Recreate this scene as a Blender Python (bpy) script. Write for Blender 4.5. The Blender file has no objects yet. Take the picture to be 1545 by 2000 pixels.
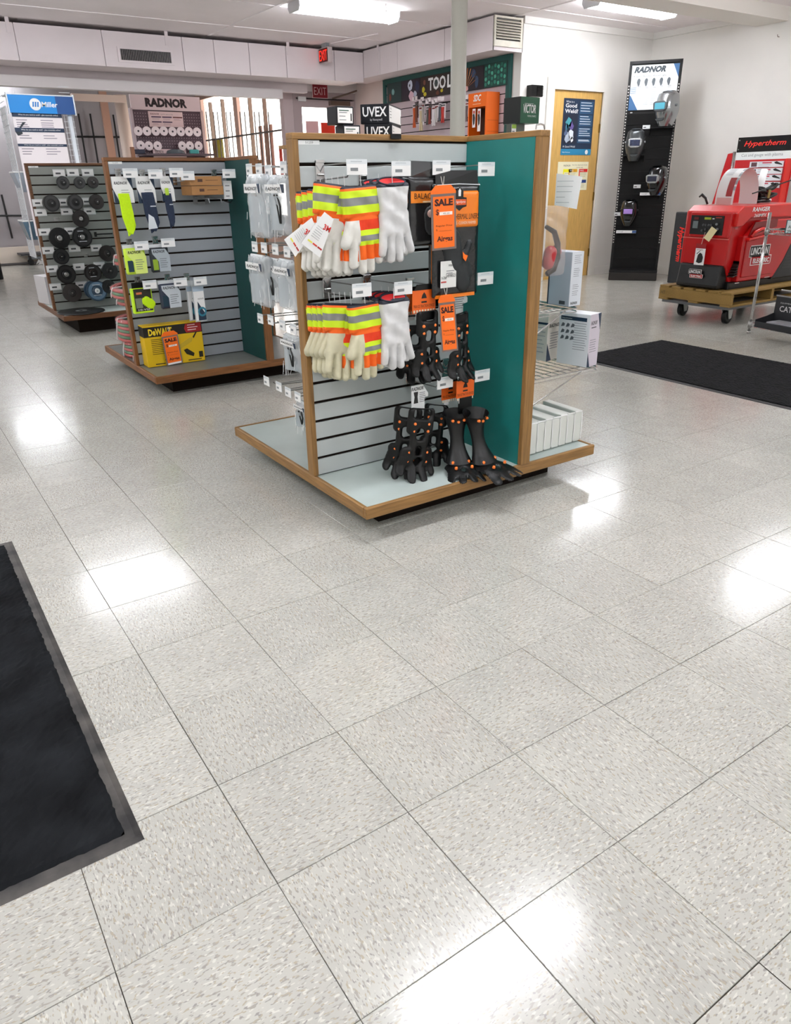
import bpy, math, random
import numpy as np
from mathutils import Matrix, Vector
random.seed(7)
COL = bpy.context.scene.collection
SC = bpy.context.scene
PI = math.pi
R = math.radians

# ------------------------------------------------------------------ camera
CF, CX, CY = 1433.24, 772.5, 1000.0
YAW, PIT, ROL = 0.9847, 0.4236, -0.0168
CAM = np.array([-0.6553, -0.6538, 1.2243])
def _rot():
    cy, sy, cp, sp = math.cos(YAW), math.sin(YAW), math.cos(PIT), math.sin(PIT)
    f = np.array([cy*cp, sy*cp, -sp]); r = np.array([sy, -cy, 0]); u = np.cross(r, f)
    cr, sr = math.cos(ROL), math.sin(ROL)
    return cr*r+sr*u, -sr*r+cr*u, f
RV, UV, FV = _rot()
cam = bpy.data.cameras.new('camera'); camo = bpy.data.objects.new('camera', cam); COL.objects.link(camo)
cam.sensor_fit = 'HORIZONTAL'; cam.sensor_width = 36; cam.lens = 36*CF/1545
cam.clip_start = .05; cam.clip_end = 200
camo.matrix_world = Matrix(((RV[0], UV[0], -FV[0], CAM[0]), (RV[1], UV[1], -FV[1], CAM[1]), (RV[2], UV[2], -FV[2], CAM[2]), (0, 0, 0, 1)))
SC.camera = camo
# a point of the photograph turned into a point on a real plane of the room
def ray(u, v): return (u-CX)/CF*RV-(v-CY)/CF*UV+FV
def PX(u, v, x): d = ray(u, v); return CAM+(x-CAM[0])/d[0]*d
def PY(u, v, y): d = ray(u, v); return CAM+(y-CAM[1])/d[1]*d
def PZ(u, v, z=0.): d = ray(u, v); return CAM+(z-CAM[2])/d[2]*d
def PN(u, v, p, n): d = ray(u, v); return CAM+((np.array(p)-CAM)@n)/(d@n)*d
def PIX(p):
    d = np.array(p)-CAM; z = d@FV
    return CX+CF*(d@RV)/z, CY-CF*(d@UV)/z, z

# ------------------------------------------------------------------ world, exposure
w = bpy.data.worlds.new('world'); SC.world = w; w.use_nodes = True
bg = w.node_tree.nodes['Background']; bg.inputs[0].default_value = (1.0, .95, .90, 1); bg.inputs[1].default_value = 4.0
SC.view_settings.view_transform = 'Standard'; SC.view_settings.look = 'None'
SC.view_settings.gamma = 1; SC.view_settings.use_curve_mapping = False
SC.view_settings.exposure = 0.72
LAMP_POWER = 18.0
H = 2.89

# ------------------------------------------------------------------ materials
def hexc(h):
    h = h.lstrip('#'); o = []
    for i in (0, 2, 4):
        c = int(h[i:i+2], 16)/255
        o.append(c/12.92 if c <= .04045 else ((c+.055)/1.055)**2.4)
    return (*o, 1)
_M = {}
def M(name, col='#808080', rough=.55, metal=0, emit=0, noise=0, scale=30, bump=0, stretch=(1, 1, 1), spec=.5, col2=None, trans=0, alpha=1, coat=0, coatr=.1, sheen=0):
    if name in _M: return _M[name]
    m = bpy.data.materials.new(name); m.use_nodes = True; _M[name] = m
    nt = m.node_tree; b = nt.nodes['Principled BSDF']
    c = hexc(col); b.inputs['Base Color'].default_value = c
    b.inputs['Roughness'].default_value = rough; b.inputs['Metallic'].default_value = metal
    b.inputs['Specular IOR Level'].default_value = spec
    b.inputs['Transmission Weight'].default_value = trans; b.inputs['Alpha'].default_value = alpha
    b.inputs['Coat Weight'].default_value = coat; b.inputs['Coat Roughness'].default_value = coatr
    b.inputs['Sheen Weight'].default_value = sheen
    if emit: b.inputs['Emission Color'].default_value = c; b.inputs['Emission Strength'].default_value = emit
    if noise or bump or col2:
        tc = nt.nodes.new('ShaderNodeTexCoord'); mp = nt.nodes.new('ShaderNodeMapping'); nz = nt.nodes.new('ShaderNodeTexNoise')
        mp.inputs['Scale'].default_value = stretch; nz.inputs['Scale'].default_value = scale; nz.inputs['Detail'].default_value = 5
        nt.links.new(tc.outputs['Object'], mp.inputs[0]); nt.links.new(mp.outputs[0], nz.inputs[0])
        if noise or col2:
            rp = nt.nodes.new('ShaderNodeValToRGB'); rp.color_ramp.elements[0].position = .32; rp.color_ramp.elements[1].position = .68
            a = hexc(col2) if col2 else tuple(x*(1-noise) for x in c[:3])+(1,)
            rp.color_ramp.elements[0].color = a
            rp.color_ramp.elements[1].color = c if col2 else tuple(min(1, x*(1+noise*.6)) for x in c[:3])+(1,)
            nt.links.new(nz.outputs[0], rp.inputs[0]); nt.links.new(rp.outputs[0], b.inputs['Base Color'])
        if bump:
            bp = nt.nodes.new('ShaderNodeBump'); bp.inputs['Strength'].default_value = bump; bp.inputs['Distance'].default_value = .01
            nt.links.new(nz.outputs[0], bp.inputs['Height']); nt.links.new(bp.outputs[0], b.inputs['Normal'])
    return m
def K(h, rough=.5): return M('paint '+h, h, rough)          # plain printed or painted colours
WOOD = M('oak trim', '#97703e', .5, noise=.3, scale=7, stretch=(14, 14, 1), bump=.05)
WOODX = M('oak trim lengthwise', '#97703e', .5, noise=.3, scale=7, stretch=(1, 14, 14), bump=.05)
WOODX2 = M('oak trim lengthwise y', '#97703e', .5, noise=.3, scale=7, stretch=(14, 1, 14), bump=.05)
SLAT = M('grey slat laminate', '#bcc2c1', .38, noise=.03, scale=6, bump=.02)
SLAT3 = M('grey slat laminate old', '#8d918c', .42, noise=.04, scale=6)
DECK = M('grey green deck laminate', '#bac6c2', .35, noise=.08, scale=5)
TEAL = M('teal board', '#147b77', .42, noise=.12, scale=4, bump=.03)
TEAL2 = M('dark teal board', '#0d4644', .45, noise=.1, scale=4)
DARK = M('dark recess', '#1a0f08', .8, spec=.2)
BLACKP = M('black plastic', '#0b0b0b', .32, spec=.35)
BLACKM = M('black metal', '#0e0e10', .42, spec=.35)
CHROME = M('chrome', '#c9c9c9', .18, metal=1)
STEEL = M('brushed steel', '#a7a7a5', .35, metal=1)
WHITEP = M('white card', '#f1f1f0', .45)
CLEARP = M('clear plastic sleeve', '#eef4f6', .12, alpha=.45, spec=.6)
WALLM = M('painted wall', '#ece9e4', .6, noise=.02, scale=3, bump=.06)
WALLP = M('painted wall warm light tint', '#dccfca', .6, noise=.03, scale=3, bump=.05)  # pink beige puts warm light into the colour of a white wall
CEILM = M('ceiling board', '#faf2f3', .75, noise=.03, scale=2)
SOFM = M('soffit board', '#e6dcde', .6, noise=.03, scale=3)
GLASSM = M('window glass', '#ffffff', .02, trans=1, alpha=.12, spec=.5)
BLK = K('#161616'); GRY = K('#8b8f92'); NAVY = K('#1d3047'); ORG = M('fluorescent orange card', '#ff7412', .5)
RUB = M('black rubber', '#0b0b0c', .42, noise=.25, scale=60, bump=.15, spec=.35)

# ------------------------------------------------------------------ mesh helpers
class MB:
    def __init__(s): s.v = []; s.f = []; s.m = []
    def add(s, vs, fs, mi=0):
        o = len(s.v); s.v += [tuple(map(float, p)) for p in vs]; s.f += [tuple(i+o for i in f) for f in fs]
        s.m += [mi]*len(fs) if isinstance(mi, int) else list(mi); return s
    def box(s, x0, y0, z0, x1, y1, z1, mi=0):
        return s.add([(x0, y0, z0), (x1, y0, z0), (x1, y1, z0), (x0, y1, z0), (x0, y0, z1), (x1, y0, z1), (x1, y1, z1), (x0, y1, z1)],
                     [(0, 3, 2, 1), (4, 5, 6, 7), (0, 1, 5, 4), (1, 2, 6, 5), (2, 3, 7, 6), (3, 0, 4, 7)], mi)
    def prism(s, pts, y0, y1, mi=0, ax='y'):
        n = len(pts)
        if ax == 'y': A = [(x, y0, z) for x, z in pts]; B = [(x, y1, z) for x, z in pts]
        elif ax == 'x': A = [(y0, a, b) for a, b in pts]; B = [(y1, a, b) for a, b in pts]
        else: A = [(a, b, y0) for a, b in pts]; B = [(a, b, y1) for a, b in pts]
        return s.add(A+B, [tuple(range(n)), tuple(range(2*n-1, n-1, -1))]+[(i, i+n, (i+1) % n+n, (i+1) % n) for i in range(n)], mi)
    def tube(s, pts, r, n=6, mi=0, closed=False):
        P = [Vector(p) for p in pts]; k = len(P); vs = []; fs = []
        up = None
        for i, p in enumerate(P):
            a = P[(i-1) % k] if closed or i else P[0]; b = P[(i+1) % k] if closed or i < k-1 else P[-1]
            t = (b-a).normalized()
            if up is None: up = t.orthogonal().normalized()
            up = (up-t*up.dot(t))
            up = up.normalized() if up.length > 1e-6 else t.orthogonal().normalized()
            sd = t.cross(up); rr = r[i] if isinstance(r, (list, tuple)) else r
            vs += [p+(up*math.cos(2*PI*j/n)+sd*math.sin(2*PI*j/n))*rr for j in range(n)]
        for i in range(k if closed else k-1):
            for j in range(n):
                a, b = i*n+j, i*n+(j+1) % n; c, d = ((i+1) % k)*n+(j+1) % n, ((i+1) % k)*n+j
                fs.append((a, b, c, d))
        if not closed: fs += [tuple(range(n-1, -1, -1)), tuple(range((k-1)*n, k*n))]
        return s.add(vs, fs, mi)
    def cyl(s, cx, cy, z0, z1, r0, r1=None, n=20, mi=0, ax='z'):
        r1 = r0 if r1 is None else r1; vs = []
        for z, r in ((z0, r0), (z1, r1)):
            for j in range(n):
                a, b = cx+r*math.cos(2*PI*j/n), cy+r*math.sin(2*PI*j/n)
                vs.append((a, b, z) if ax == 'z' else (a, z, b) if ax == 'y' else (z, a, b))
        return s.add(vs, [(j, (j+1) % n, (j+1) % n+n, j+n) for j in range(n)]+[tuple(range(n-1, -1, -1)), tuple(range(n, 2*n))], mi)
    def lathe(s, prof, n=24, mi=0, c=(0, 0, 0), ax='z'):
        vs = []; k = len(prof)
        for r, h in prof:
            for j in range(n):
                a, b = r*math.cos(2*PI*j/n), r*math.sin(2*PI*j/n)
                vs.append((c[0]+a, c[1]+b, c[2]+h) if ax == 'z' else (c[0]+a, c[1]+h, c[2]+b))
        return s.add(vs, [(i*n+j, i*n+(j+1) % n, (i+1)*n+(j+1) % n, (i+1)*n+j) for i in range(k-1) for j in range(n)], mi)
    def grid(s, fn, nu, nv, mi=0):
        vs = [fn(i/nu, j/nv) for j in range(nv+1) for i in range(nu+1)]
        return s.add(vs, [(j*(nu+1)+i, j*(nu+1)+i+1, (j+1)*(nu+1)+i+1, (j+1)*(nu+1)+i) for j in range(nv) for i in range(nu)], mi)
def link(o, parent=None):
    COL.objects.link(o)
    if parent is not None: o.parent = parent
    return o
def tag(o, label=None, cat=None, group=None, kind=None):
    for k, v in (('label', label), ('category', cat), ('group', group), ('kind', kind)):
        if v: o[k] = v
    return o
def part(name, mb, mats, parent=None, smooth=False, bevel=0, loc=None, label=None, kind=None, segs=1):
    me = bpy.data.meshes.new(name); me.from_pydata(mb.v, [], mb.f)
    for m in (mats if isinstance(mats, (list, tuple)) else [mats]): me.materials.append(m)
    me.polygons.foreach_set('material_index', mb.m)
    if smooth: me.polygons.foreach_set('use_smooth', [True]*len(mb.f))
    me.update()
    o = bpy.data.objects.new(name, me); link(o, parent)
    if loc is not None: o.location = loc
    if bevel:
        b = o.modifiers.new('bevel', 'BEVEL'); b.width = bevel; b.segments = segs; b.limit_method = 'ANGLE'; b.angle_limit = R(40)
    if label: o['label'] = label
    if kind: o['kind'] = kind
    return o
def bx(name, x0, y0, z0, x1, y1, z1, mats, parent=None, bevel=0, **k):
    return part(name, MB().box(min(x0, x1), min(y0, y1), min(z0, z1), max(x0, x1), max(y0, y1), max(z0, z1)), mats, parent, bevel=bevel, **k)
def thing(name, label, cat, loc=(0, 0, 0), rz=0, group=None, rot=None):
    o = bpy.data.objects.new(name, None); COL.objects.link(o); o.empty_display_size = .05
    o.location = tuple(map(float, loc)); o.rotation_euler = rot if rot else (0, 0, rz)
    return tag(o, label, cat, group)
def kids(o): return [c for c in KID.get(o.name, [])]
def copy_tree(o, loc=None, label=None, rz=None, parent=None):
    c = o.copy(); COL.objects.link(c)
    if parent is not None: c.parent = parent
    for ch in list(o.children): copy_tree(ch, parent=c)
    if loc is not None: c.location = tuple(map(float, loc))
    if rz is not None: c.rotation_euler = (0, 0, rz) if not isinstance(rz, tuple) else rz
    if label: c['label'] = label
    return c
_TX = {}
def text(s, x0, z0, w, h, y, mat, parent, shear=0, bold=0, name='lettering', ax='y', th=.0006, vert=False):
    """flat lettering facing -y, fitted into the box x0..x0+w, z0..z0+h"""
    key = (s, shear, bold)
    if key not in _TX:
        cu = bpy.data.curves.new('t', 'FONT'); cu.body = s; cu.shear = shear; cu.offset = bold; cu.resolution_u = 2; cu.align_x = 'LEFT'
        o = bpy.data.objects.new('t', cu); COL.objects.link(o); bpy.context.view_layer.update()
        me = bpy.data.meshes.new_from_object(o.evaluated_get(bpy.context.evaluated_depsgraph_get()))
        V = np.array([v.co[:2] for v in me.vertices]); F = [tuple(p.vertices) for p in me.polygons]
        bpy.data.objects.remove(o); bpy.data.curves.remove(cu); bpy.data.meshes.remove(me)
        V = (V-V.min(0))/(V.max(0)-V.min(0)); _TX[key] = (V, F)
    V, F = _TX[key]
    if vert: P = [(x0+(1-b)*w, y, z0+a*h) for a, b in V] if vert == 1 else [(x0+b*w, y, z0+(1-a)*h) for a, b in V]
    else: P = [(x0+a*w, y, z0+b*h) for a, b in V]
    if ax == 'x': P = [(p[1], -p[0], p[2]) for p in P]
    return part(name, MB().add(P, F), mat, parent)
def rules(x0, z0, w, n, dz, h, y, mat, parent, name='print', jit=.3, th=.0004):
    """rows of small print drawn as short bars of ink"""
    m = MB()
    for i in range(n):
        ww = w*(1-jit*random.random())
        m.box(x0, y-th, z0-i*dz-h, x0+ww, y, z0-i*dz)
    return part(name, m, mat, parent)
def sdf(prims, X, Z):
    D = np.full(X.shape, 9.)
    for p in prims:
        k = p[0]
        if k[-1] == 'c':
            x1, z1, r1, x2, z2, r2 = p[1:7]; L = (x2-x1)**2+(z2-z1)**2+1e-12
            t = np.clip(((X-x1)*(x2-x1)+(Z-z1)*(z2-z1))/L, 0, 1)
            d = np.hypot(X-x1-t*(x2-x1), Z-z1-t*(z2-z1))-(r1+t*(r2-r1))
        else:
            cx, cz, hx, hz, r = p[1:6]; a = p[6] if len(p) > 6 else 0
            tp = p[7] if len(p) > 7 else 0
            x, z = X-cx, Z-cz; x, z = x*math.cos(a)+z*math.sin(a), -x*math.sin(a)+z*math.cos(a)
            hw = hx*(1+tp*z/hz)
            qx, qz = np.abs(x)-hw+r, np.abs(z)-hz+r
            d = np.hypot(np.maximum(qx, 0), np.maximum(qz, 0))+np.minimum(np.maximum(qx, qz), 0)-r
        D = np.maximum(D, -d) if k[0] == '-' else np.minimum(D, d)
    return D
def puff(prims, bb, cell, T, wd, zone=None, warp=None, back=1.0, lump=0):
    """a soft padded solid whose outline is the union of rounded shapes (local x-z plane, thickness along y)"""
    x0, z0, x1, z1 = bb; nx, nz = int(round((x1-x0)/cell))+1, int(round((z1-z0)/cell))+1
    xs, zs = x0+np.arange(nx)*cell, z0+np.arange(nz)*cell; X, Z = np.meshgrid(xs, zs)
    D = sdf(prims, X, Z); keep = D < cell*.72
    e = cell*.2; gx = (sdf(prims, X+e, Z)-sdf(prims, X-e, Z))/(2*e); gz = (sdf(prims, X, Z+e)-sdf(prims, X, Z-e))/(2*e)
    g2 = np.maximum(gx*gx+gz*gz, .3); out = (D > 0) & keep
    near = (D > -cell*.3) & keep
    X2 = np.where(near, X-gx*D/g2, X); Z2 = np.where(near, Z-gz*D/g2, Z)
    q = np.clip(-np.where(near, 0, D)/wd, 0, 1); Y = T*np.sqrt(1-(1-q)**2)
    if lump: Y = Y*(1+lump*np.sin(X*90+Z*37)*np.sin(Z*61-X*23))
    idx = -np.ones(X.shape, int); vs = []; mb = MB()
    for j in range(nz):
        for i in range(nx):
            if keep[j, i]:
                idx[j, i] = len(vs); vs.append((X2[j, i], -Y[j, i], Z2[j, i]))
    nf = len(vs); bk = {}
    fr, ms, edges = [], [], {}
    for j in range(nz-1):
        for i in range(nx-1):
            a, b, c, d = idx[j, i], idx[j, i+1], idx[j+1, i+1], idx[j+1, i]
            if min(a, b, c, d) < 0: continue
            fr.append((a, b, c, d)); ms.append(zone((xs[i]+xs[i+1])/2, (zs[j]+zs[j+1])/2) if zone else 0)
            for p, q_ in ((a, b), (b, c), (c, d), (d, a)):
                if (q_, p) in edges: del edges[(q_, p)]
                else: edges[(p, q_)] = ms[-1]
    V = vs+[(x, -y*back if y else .0004, z) for x, y, z in vs]
    if warp: V = [warp(*p) for p in V]
    F = fr+[tuple(reversed([i+nf for i in f])) for f in fr]+[(p, p+nf, q_+nf, q_) for (p, q_) in edges]
    mb.add(V, F, ms+ms+list(edges.values()))
    return mb
ORD = ['leftmost', 'second', 'third', 'fourth', 'fifth', 'sixth', 'seventh', 'eighth', 'ninth', 'tenth', 'eleventh', 'twelfth']

# ================================================================== the setting
def struct(name, mb, mats, parent=None, **k):
    o = part(name, mb, mats, parent, **k)
    if parent is None: o['kind'] = 'structure'
    return o
# ---- floor of square vinyl tiles
def tile_mat():
    m = bpy.data.materials.new('speckled vinyl tile'); m.use_nodes = True; nt = m.node_tree; b = nt.nodes['Principled BSDF']; N = nt.nodes.new; L = nt.links.new
    tc = N('ShaderNodeTexCoord'); oi = N('ShaderNodeObjectInfo'); ad = N('ShaderNodeVectorMath'); ad.operation = 'ADD'
    sc = N('ShaderNodeVectorMath'); sc.operation = 'SCALE'; sc.inputs[0].default_value = (37, 53, 0); L(oi.outputs['Random'], sc.inputs['Scale'])
    L(tc.outputs['Object'], ad.inputs[0]); L(sc.outputs[0], ad.inputs[1])
    def noise(scale, st, det=2, rough=.5, rot=0):
        mp = N('ShaderNodeMapping'); mp.inputs['Scale'].default_value = st; mp.inputs['Rotation'].default_value = (0, 0, rot); L(ad.outputs[0], mp.inputs[0])
        n = N('ShaderNodeTexNoise'); n.inputs['Scale'].default_value = scale; n.inputs['Detail'].default_value = det; n.inputs['Roughness'].default_value = rough
        L(mp.outputs[0], n.inputs[0]); return n
    def ramp(n, p0, p1):
        r = N('ShaderNodeMapRange'); r.inputs['From Min'].default_value = p0; r.inputs['From Max'].default_value = p1; L(n.outputs[0], r.inputs[0]); return r
    def mix(f, a, bc, prev=None):
        x = N('ShaderNodeMix'); x.data_type = 'RGBA'; L(f.outputs[0], x.inputs[0])
        if prev is None: x.inputs[6].default_value = a
        else: L(prev.outputs[2], x.inputs[6])
        x.inputs[7].default_value = bc; return x
    x = mix(ramp(noise(8, (1, 1, 1)), .3, .7), hexc('#b7b6af'), hexc('#c1c0b8'))
    x = mix(ramp(noise(150, (.42, 1.15, 1), 1, .4, .35), .60, .66), None, hexc('#a6a199'), x)
    x = mix(ramp(noise(165, (.42, 1.1, 1), 1, .4, .2), .60, .66), None, hexc('#d0cfc6'), x)
    x = mix(ramp(noise(180, (.45, 1.1, 1), 1, .4, .75), .625, .67), None, hexc('#b0a796'), x)
    x = mix(ramp(noise(200, (.45, 1., 1), 1, .4, .0), .64, .69), None, hexc('#9b9793'), x)
    hv = N('ShaderNodeHueSaturation'); mr = N('ShaderNodeMapRange'); mr.inputs['To Min'].default_value = .95; mr.inputs['To Max'].default_value = 1.04
    L(oi.outputs['Random'], mr.inputs[0]); L(mr.outputs[0], hv.inputs['Value']); L(x.outputs[2], hv.inputs['Color']); L(hv.outputs[0], b.inputs['Base Color'])
    rn = noise(5, (1, 1, 1), 4); rr = N('ShaderNodeMapRange'); rr.inputs['To Min'].default_value = .09; rr.inputs['To Max'].default_value = .23; L(rn.outputs[0], rr.inputs[0]); L(rr.outputs[0], b.inputs['Roughness'])
    bp = N('ShaderNodeBump'); bp.inputs['Strength'].default_value = .05; bp.inputs['Distance'].default_value = .002; L(noise(45, (1, 1, 1), 3).outputs[0], bp.inputs['Height']); L(bp.outputs[0], b.inputs['Normal'])
    b.inputs['Specular IOR Level'].default_value = .55
    return m
TILE = tile_mat(); TS = .3048
fl = struct('floor', MB().box(-3, -3, -.1, 8.3, 14.3, -.0045), M('tile joint', '#4b443b', .8))
def tile_mesh():
    h = TS/2-.0008; c = .0006
    me = part('tile', MB().add([(-h, -h, -.004), (h, -h, -.004), (h, h, -.004), (-h, h, -.004), (-h, -h, -c), (h, -h, -c), (h, h, -c), (-h, h, -c),
        (-h+c, -h+c, 0), (h-c, -h+c, 0), (h-c, h-c, 0), (-h+c, h-c, 0)],
        [(0, 1, 5, 4), (1, 2, 6, 5), (2, 3, 7, 6), (3, 0, 4, 7), (4, 5, 9, 8), (5, 6, 10, 9), (6, 7, 11, 10), (7, 4, 8, 11), (8, 9, 10, 11)]), TILE, fl)
    return me
t0 = tile_mesh(); cells = []
for i in range(-10, 27):
    for j in range(-10, 46):
        x, y = (i+.5)*TS, (j+.5)*TS
        px, py, z = PIX((x, y, 0)); vis = z > .2 and -160 < px < 1705 and 300 < py < 2250
        cells.append((not vis, z if z > 0 else 99, i, j))
cells.sort(); rest = MB(); used = 0
for nv, z, i, j in cells:
    x, y = (i+.5)*TS, (j+.5)*TS
    if used < 299:
        o = t0 if used == 0 else t0.copy()
        if used: COL.objects.link(o)
        o.location = (x+random.uniform(-.0004, .0004), y+random.uniform(-.0004, .0004), random.uniform(-.0003, 0)); o.rotation_euler.z = (PI/2)*((i+j) % 2)+random.uniform(-.0012, .0012)
        used += 1
    else:
        h = TS/2-.0009; rest.add([(x-h, y-h, -.0003), (x+h, y-h, -.0003), (x+h, y+h, -.0003), (x-h, y+h, -.0003)], [(0, 1, 2, 3)])
part('tile_field', rest, TILE, fl, kind='stuff')

# ---- walls
WX = 8.27; BY = 6.65; TX = 6.03; SY = 10.35; AY = 14.2; AX = 4.93
dz = PY(1082, 174, BY)[2]; dx0, dx1 = PY(1082, 174, BY)[0], PY(1178, 181, BY)[0]
wb = MB().box(TX, BY, 0, dx0, BY+.12, H).box(dx1, BY, 0, WX+.1, BY+.12, H).box(dx0, BY, dz, dx1, BY+.12, H)
struct('wall_back', wb, WALLM)
struct('wall_right', MB().box(WX, -3, 0, WX+.1, BY, H), WALLM)
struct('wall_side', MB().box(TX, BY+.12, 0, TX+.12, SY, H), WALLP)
struct('wall_left', MB().box(-3.1, -3, 0, -3, AY, H), WALLM)
struct('wall_front', MB().box(-3.1, -3.1, 0, WX+.1, -3, H), WALLM)
gw = struct('wall_far', MB().box(-3, AY, 0, AX+.1, AY+.1, H), M('grey panel boards', '#a8a3a6', .5, noise=.05, scale=3))
for k, (a, b_) in enumerate(((-3, .2), (.22, 1.86), (1.88, 3.2), (3.22, 4.95))):
    bx('panel', a, AY-.012, .31, b_-.02, AY, H-.02, M('grey panel boards', ''), gw)
bx('base_board', -3, AY-.04, 0.03, AX, AY, .29, M('cream base', '#e9ddcf', .5), gw)
# closed lintel over the window bay, with a stepped beam
hz0 = 2.30; hz1 = PY(0, 146, 10)[2]
struct('trim_1', MB().box(-3, 10.0, hz1-.02, AX+.1, 10.12, H), SOFM)
struct('trim_2', MB().box(-3, 9.93, PY(200, 176, 9.93)[2], PY(552, 180, 9.93)[0], 10.06, PY(200, 155, 9.93)[2]), M('lintel paint', '#dcd6d6', .55))
# storefront wall with exit door
ex0, ex1 = PY(572, 200, SY)[0], PY(697, 200, SY)[0]
ez = PY(640, 196, SY)[2]
struct('wall_storefront', MB().box(AX-.12, SY, 0, ex0, SY+.12, H).box(ex0, SY, ez+.09, TX, SY+.12, H).box(ex1, SY, 0, TX+.12, SY+.12, H), M('storefront paint', '#c9b9ba', .5))
struct('trim_3', MB().box(ex0+.02, SY-.05, ez+.10, ex1+.02, SY, ez+.24).box(ex1-.03, SY-.05, 0, ex1+.05, SY, ez+.10), M('lintel paint', ''))
# exit door of metal with a big pane
dr = struct('door_1', MB().box(ex0+.05, SY, 0, ex0+.14, SY+.05, ez).box(ex1-.14, SY, 0, ex1-.05, SY+.05, ez).box(ex0+.14, SY, ez-.1, ex1-.14, SY+.05, ez).box(ex0+.14, SY, 0, ex1-.14, SY+.05, .25).box(ex0, SY-.01, ez+.02, ex1, SY+.06, ez+.10)
    .box(ex0, SY-.01, 0, ex0+.05, SY+.06, ez+.02).box(ex1-.05, SY-.01, 0, ex1, SY+.06, ez+.02), M('door metal', '#b5a5a6', .45))
bx('door_stop', ex0, SY+.05, ez-.04, ex1, SY+.08, ez+.06, K('#5d4f4e'), dr)
bx('pane', ex0+.14, SY+.02, .25, ex1-.14, SY+.03, ez-.1, GLASSM, dr)
part('door_closer', MB().box(ex1-.5, SY-.07, ez-.07, ex1-.16, SY, ez-.01).tube([(ex1-.46, SY-.05, ez+.02), (ex1-.3, SY-.2, ez+.07), (ex1-.14, SY-.24, ez+.12)], .012), M('bronze closer', '#6b5a4f', .4, metal=.6), dr)
bx('sensor', ex0+.08, SY-.04, ez-.03, ex0+.2, SY-.01, ez+.03, WHITEP, dr)
for (u0, v0, u1, v1, c, lb) in ((597, 236, 623, 262, '#e9bcbc', 'pale pink notice'), (627, 239, 655, 262, '#f23b20', 'red notice')):
    p, q = PY(u0, v0, SY+.032), PY(u1, v1, SY+.032)
    bx('notice', p[0], SY+.034, q[2]-.35, q[0], SY+.037, p[2], K(c), dr, label=lb)
for u in (604, 625, 646):
    p = PY(u, 226, SY+.2); part('security_bar', MB().tube([(p[0], SY+.2, .4), (p[0], SY+.2, p[2])], .008), K('#6a625c'), dr)
# barred side window of the bay
wy = [SY+.1, AY-.12]
w1 = struct('window_1', MB().box(AX, SY+.1, 0, AX+.1, AY, .75).box(AX, SY+.1, 2.62, AX+.1, AY, H).box(AX, AY-.25, .75, AX+.1, AY, 2.62), M('warm lit frame tint', '#d9b9a9', .55))  # warm window light is tinted into this pale alcove wall colour
bx('pane', AX+.04, SY+.1, .75, AX+.05, AY-.2, 2.62, GLASSM, w1)
def wb_at(u): return PX(u, 240, AX)[1]
for u, wd, z1 in ((464, .16, 2.62), (413, .035, 2.55), (437, .035, 2.55), (490, .03, 2.6), (518, .025, 2.6)):
    bx('mullion', AX-.02, wb_at(u)-wd/2, .75, AX+.04, wb_at(u)+wd/2, z1, M('warm lit frame tint', '') if wd > .1 else K('#8f7b6c'), w1)
for u in (402, 409, 423, 431, 448, 456, 475, 484, 503, 512, 530):
    bx('security_bar', AX-.05, wb_at(u)-.007, .7, AX-.035, wb_at(u)+.007, PX(u, 218, AX)[2], K('#57504c'), w1)
bx('security_rail', AX-.06, SY+.15, PX(470, 266, AX)[2]-.012, AX-.03, AY-.2, PX(470, 266, AX)[2]+.012, K('#57504c'), w1)
for a, b_ in ((497, 505), (507, 515), (517, 525)):
    bx('notice', AX+.06, wb_at(b_), 1.0, AX+.063, wb_at(a), PX(500, 246, AX)[2], K('#f0b39c'), w1, label='orange pink notice strip')
bx('notice', AX+.06, wb_at(541), 1.25, AX+.063, wb_at(534), PX(536, 285, AX)[2], K('#f23b20'), w1, label='red notice')
bx('notice', AX+.06, wb_at(426), 1.5, AX+.063, wb_at(408), PX(410, 273, AX)[2], K('#f3ea58'), w1, label='yellow notice')
# bay rods on the grey boards
def rod(name, lab, pts, r=.016, col='#151415', g=None, cat='rod'):
    c = pts[0]; return tag(part(name, MB().tube([tuple(np.array(p)-np.array(c)) for p in pts], r), K(col), None, loc=c), lab, cat, g)
yy = AY-.06
rod('security_rod', 'long black horizontal security rod across the grey boards, upper right', [PY(146, 267, yy), PY(256, 268, yy)])
rod('security_rod', 'low black horizontal rod on grey boards at far left', [PY(-30, 421, yy), PY(52, 421, yy)])
rod('security_rod', 'black upright rod against grey boards at far left, crossing the low rod', [(PY(3, 380, yy)[0], yy, PY(3, 380, yy)[2]), (PY(3, 380, yy)[0]+.02, yy, PY(15, 466, yy)[2])])
for k, (u, v) in enumerate(((153, 222), (176, 222), (221, 224))):
    p = PY(u, v, yy); rod('security_rod', '%s black upright rod on the boards between the blue topped rack and the perforated rack' % ['leftmost', 'middle', 'rightmost'][k], [(p[0], yy, p[2]), (p[0], yy, .5)], .015)
p = PY(203, 200, AY-.3); struct('trim_4', MB().box(p[0]-.06, AY-.32, 0, p[0]+.06, AY-.26, p[2]+.2), M('raw timber', '#c49a86', .6))
p = PY(238, 215, AY-.7); struct('trim_5', MB().cyl(p[0], AY-.7, 0, 2.6, .10, n=24), M('cream pipe', '#f0ddcf', .45), smooth=True)
p, q = PY(140, 182, AY-1.0), PY(247, 200, AY-1.0); struct('trim_6', MB().box(p[0], AY-1.0, q[2], q[0], AY-.9, p[2]), M('cream pipe', ''))
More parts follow.
